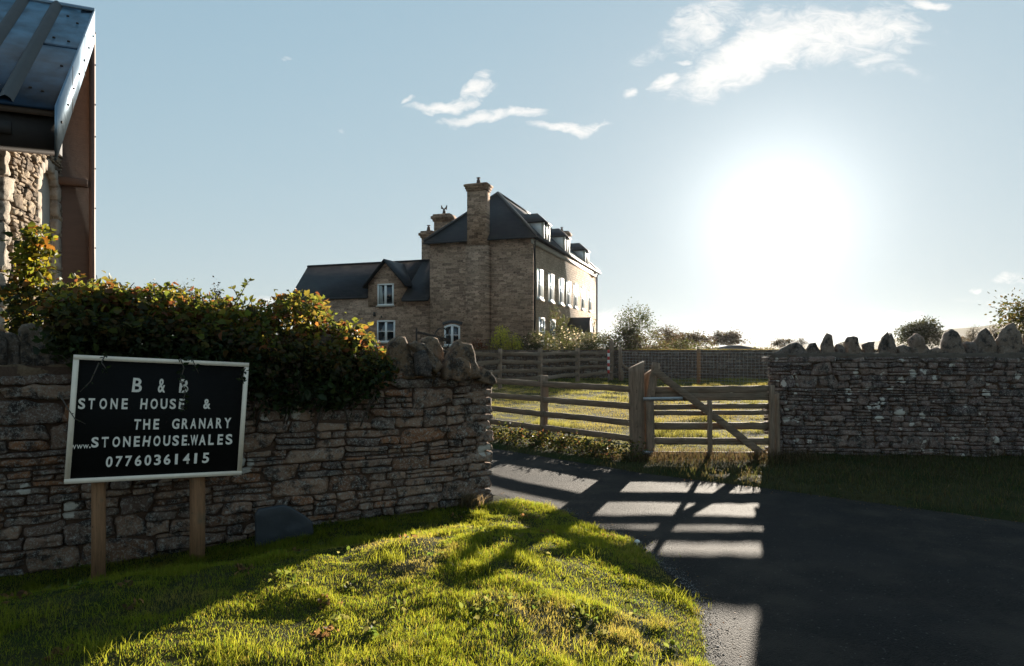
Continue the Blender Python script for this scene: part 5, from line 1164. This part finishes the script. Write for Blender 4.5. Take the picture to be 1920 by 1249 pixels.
bush('garden_shrub', 'dark low shrub left of the rust orange one', 872, 634, 37.2, 1.1, 33, GR, n=700, size=.08)
bush('rose_bush', 'white flowering bush below the farmhouse corner, left of the other white bushes', 1006, 618, 37.1, 1.7, 4, PALE+GR, n=2200, size=.09, flowers=WHF)
bush('rose_bush', 'widest white flowering bush, in front of the porch', 1064, 612, 37.2, 2.7, 5, PALE+GR, n=3400, size=.09, flowers=(170, .10, WHF[2]))
bush('rose_bush', 'white flowering bush at the right end of the farmhouse front', 1104, 620, 37.3, 1.6, 6, PALE+GR, n=1800, size=.09, flowers=(70, .10, WHF[2]))
bush('garden_shrub', 'brownish olive shrub behind the tall far fence post', 1143, 618, 38.5, 2.0, 7, BR+GR, n=2000, size=.11)
bush('garden_shrub', 'pale bushy shrub at the foot of the loose tall bush', 1212, 622, 38.2, 2.6, 8, PALE+BR, n=2600, size=.11)
plant_tree('small_tree', 'loose open small tree standing just right of the farmhouse', 'tree', (PX(1190, 40), 40, .3), 3.5, (1.25, .9, 1.5, 2.35), 3400, .10, GR, .07, seed=11, bare=2)
bush('garden_shrub', 'olive shrub between the loose tree and the pale bare branched tree', 1262, 630, 45, 3.0, 9, BR+GR, n=2200, size=.13)
bush('garden_shrub', 'low olive shrub just behind the wall, right of the brown skyline tree', 1322, 642, 46, 3.0, 91, BR+GR, n=2200, size=.13)
bush('garden_shrub', 'pale small bush at the right end of the garden wall, beyond the shed', 1432, 650, 44, 2.2, 92, PALE+BR, n=1600, size=.12, base_z=.6)
bush('garden_shrub', 'tall olive bush hiding the trunk of the loose tree', 1176, 606, 39.2, 2.0, 93, GR+BR, n=2600, size=.10)
def climber_front():
    T = thing('climbing_plant', 'rambling climber growing up the farmhouse front beside the porch', 'climbing plant', Hh(5.5, -.4, 1.0)); P = []; st = MB()
    for i in range(110):
        u = random.uniform(3.0, 17); top = float(np.interp(u, [2.5, 3.4, 4.6, 6, 8, 11, 14, 18], [2.2, 4.6, 4.3, 3.6, 3.3, 3.4, 3.6, 4.0])); z = random.uniform(1.2, top)
        if 8.3 < u < 10.5 and z < 3.8: continue
        P.append(np.array(Hh(u, -.25, z))+RNG.normal(0, .2, (42, 3)))
        if i % 5 == 0: st.tube([Hh(u, -.15, 1), Hh(u+.1, -.15, (1+z)/2), Hh(u, -.12, z)], [.04, .03, .01], 5)
    P = np.concatenate(P); V, Fc, C = leaf_cloud(P, .10, np.array(GR+[(.11, .08, .04)]), .2, 55, .6); build('foliage', V, Fc, M_LEAF, T, C); st.obj('stem', M_BARK, T)
climber_front()
def far_tree(px, ytop, D, w, seed, lab, pal=BR, n=2600, bare=0, size=None):
    zb = .9; zt_ = PZ(ytop, D); h = zt_-zb; ww = w/F*D/2
    plant_tree('tree', lab, 'tree', (PX(px, D), D, zb), h, (ww, ww, h*.45, h*.56), n, size or max(.12, ww*.085), pal, .04*h, 'trees on the skyline', seed=seed, bare=bare)
far_tree(1290, 620, 75, 84, 21, 'pale half bare tree above the paddock wall, left of the rounded pair', n=3000, bare=6)
far_tree(1247, 610, 62, 64, 22, 'small brown tree right of the loose garden tree', n=2600)
far_tree(1362, 621, 95, 70, 23, 'rounded thin brown tree left of the low shed', n=3600, bare=6)
far_tree(1470, 633, 100, 46, 24, 'pale small tree just right of the low shed', n=2600, bare=3)
far_tree(1502, 632, 110, 26, 25, 'faint small tree above the first coping stones', n=1000, bare=3)
far_tree(1578, 640, 120, 34, 26, 'faint low tree behind the tall cone shaped coping stone', n=1000, bare=3)
far_tree(1729, 599, 60, 84, 27, 'dark dense round tree above the right stone wall', pal=[(.035, .045, .018), (.05, .055, .02), (.028, .036, .015)], n=7000)
far_tree(1826, 608, 90, 36, 28, 'slim pale tree between pointed coping stones', n=1400, bare=4)
far_tree(1868, 606, 80, 30, 29, 'dark brown tree behind the rightmost coping stones', n=1500)
far_tree(1800, 630, 110, 60, 30, 'low brown hedge tree in front of the hill', n=1600)
far_tree(288, 538, 38, 42, 31, 'rounded treetop above the creeper, leftmost of three', pal=BR+GR, n=2200)
far_tree(345, 538, 40, 60, 32, 'wide treetop with bare twigs above the creeper, middle of three', pal=GR, n=2600, bare=4)
far_tree(407, 539, 39, 36, 33, 'small dark treetop above the creeper, rightmost of three', pal=BR, n=2000)
# tree overhanging from the right edge
T = plant_tree('small_tree', 'dark leafed tree reaching in from the right edge over the wall', 'tree', (PX(2000, 11.3), 11.3, 0), 3, (1.0, .8, .85, 2.2), 9000, .055, [(.045, .055, .015), (.06, .06, .02), (.03, .04, .012), (.09, .07, .025)], .07, seed=61)
# dry tuft at the wall end, little weeds, mushroom
n = 420; a = RNG.uniform(0, 6.28, n); r_ = np.abs(RNG.normal(0, .07, n)); x = -.42+np.cos(a)*r_; y = 7.02+np.sin(a)*r_*.6
V, Fc, C = blades(x, y, gz(x, y), RNG.uniform(.08, .19, n), .006*np.ones(n), .7, np.array([.16, .135, .085])*RNG.uniform(.5, 1.3, (n, 1)), seg=3)
tag(build('grass_tuft', V, Fc, M_GRASS, col=C), 'dry straw coloured tuft at the foot of the near wall end', 'grass tuft')
m = MB(); c = Vector((1.06, 5.78, float(gz(np.array([1.04]), np.array([5.78]))[0])+.0))
m.tube([c, c+Vector((0, 0, .035))], .006, 8); m.tube([c+Vector((0, 0, .03)), c+Vector((0, 0, .036)), c+Vector((0, 0, .05)), c+Vector((0, 0, .056))], [.012, .026, .018, .004], 12)
tag(m.obj('mushroom', plain('mushroom_white', (.7, .66, .58), .6), smooth=True), 'tiny white mushroom at the grass edge beside the lane', 'mushroom')
def weeds():
    P = []
    for i in range(260):
        t = random.uniform(-.05, 1.0); x, y = fence_pt(t); y -= random.uniform(.0, .75); x -= random.uniform(0, .3); z = random.uniform(.03, .20)
        P.append(np.array([x, y, .05+z])+RNG.normal(0, .035, (14, 3)))
    P = np.concatenate(P); V, Fc, C = leaf_cloud(P, .055, np.array(GR+[(.14, .14, .03), (.16, .15, .03), (.14, .07, .04)]), -.1, 71, .5)
    tag(build('weeds', V, Fc, M_LEAF, col=C), 'sunlit leafy weeds growing below the rail fence beside the lane', 'weeds', kind='stuff')
weeds()

# ------------------------------------------------------------------ odd things
def shed(px0, px1, yt, ye, D, lab):
    x0, x1 = PX(px0, D), PX(px1, D); zt_, ze = PZ(yt, D), PZ(ye, D); S = thing('shed', lab, 'shed', ((x0+x1)/2, D, .3))
    m = MB(); m.box(x0+.2, x1-.2, D+.2, D+7.8, 0, ze); m.obj('wall', M_DARKT, S)
    xm = x0+(x1-x0)*.38; m = MB()
    m.add([(x0, D, ze), (x1, D, ze), (xm, D, zt_), (x0, D+8, ze), (x1, D+8, ze), (xm, D+8, zt_), (x0, D, ze-.15), (x1, D, ze-.15), (x0, D+8, ze-.15), (x1, D+8, ze-.15)], [(0, 2, 5, 3), (1, 4, 5, 2), (0, 1, 2), (3, 5, 4), (0, 6, 7, 1), (1, 7, 9, 4), (4, 9, 8, 3), (3, 8, 6, 0)])
    m.obj('roof', plain('shed_roof', (.07, .055, .05), .6, var=.2), S)
shed(1355, 1442, 647.5, 657, 58, 'low dark shed roof just above the garden wall')
def hay_rake():
    S = thing('hay_rake', 'old rusty iron hay rake with a spoked wheel before the farmhouse wing', 'farm implement', (PX(815, 36.8), 36.8, 1.0))
    D = 36.8; m = MB(); m.beam((PX(781, D), D, .95), (PX(781, D), D, PZ(616, D)), .09, .06, 3, 0); m.obj('mast', M_IRON, S)
    m = MB(); m.beam(P3(783, 623, D), P3(842, 637, D), .08, .12, 4, 0); m.beam(P3(800, 632, D), P3(845, 641, D), .06, .08, 4, 0); m.obj('beam', M_IRON, S)
    c = Vector(P3(829, 636, D)); r = .60; m = MB(); n = 28; sq = .62
    m.tube([c+Vector((math.cos(6.2832*i/n)*r*sq, math.cos(6.2832*i/n)*r*.78, math.sin(6.2832*i/n)*r)) for i in range(n+1)], .035, 6); w = m.obj('wheel', M_IRON, S); ORG[w.name] = ORG[S.name]
    m = MB(); 
    for i in range(8): a = 6.2832*i/8; m.tube([c, c+Vector((math.cos(a)*r*sq, math.cos(a)*r*.78, math.sin(a)*r))], .013, 4)
    m.obj('spokes', M_IRON, w)
hay_rake()

# ------------------------------------------------------------------ air
def air():
    m = bpy.data.materials.new('haze'); m.use_nodes = True; t = NT(m.node_tree); t.n.clear()
    out = t.node('ShaderNodeOutputMaterial'); v = t.node('ShaderNodeVolumePrincipled'); v.inputs['Color'].default_value = (.95, .95, .95, 1); v.inputs['Density'].default_value = HAZE; v.inputs['Anisotropy'].default_value = .55
    t.l.new(v.outputs[0], out.inputs['Volume'])
    b = MB(); b.box(-1600, 1600, -90, 2300, -1.6, 36); o = b.obj('haze', m); tag(o, kind='stuff')
HAZE = .00005
air()
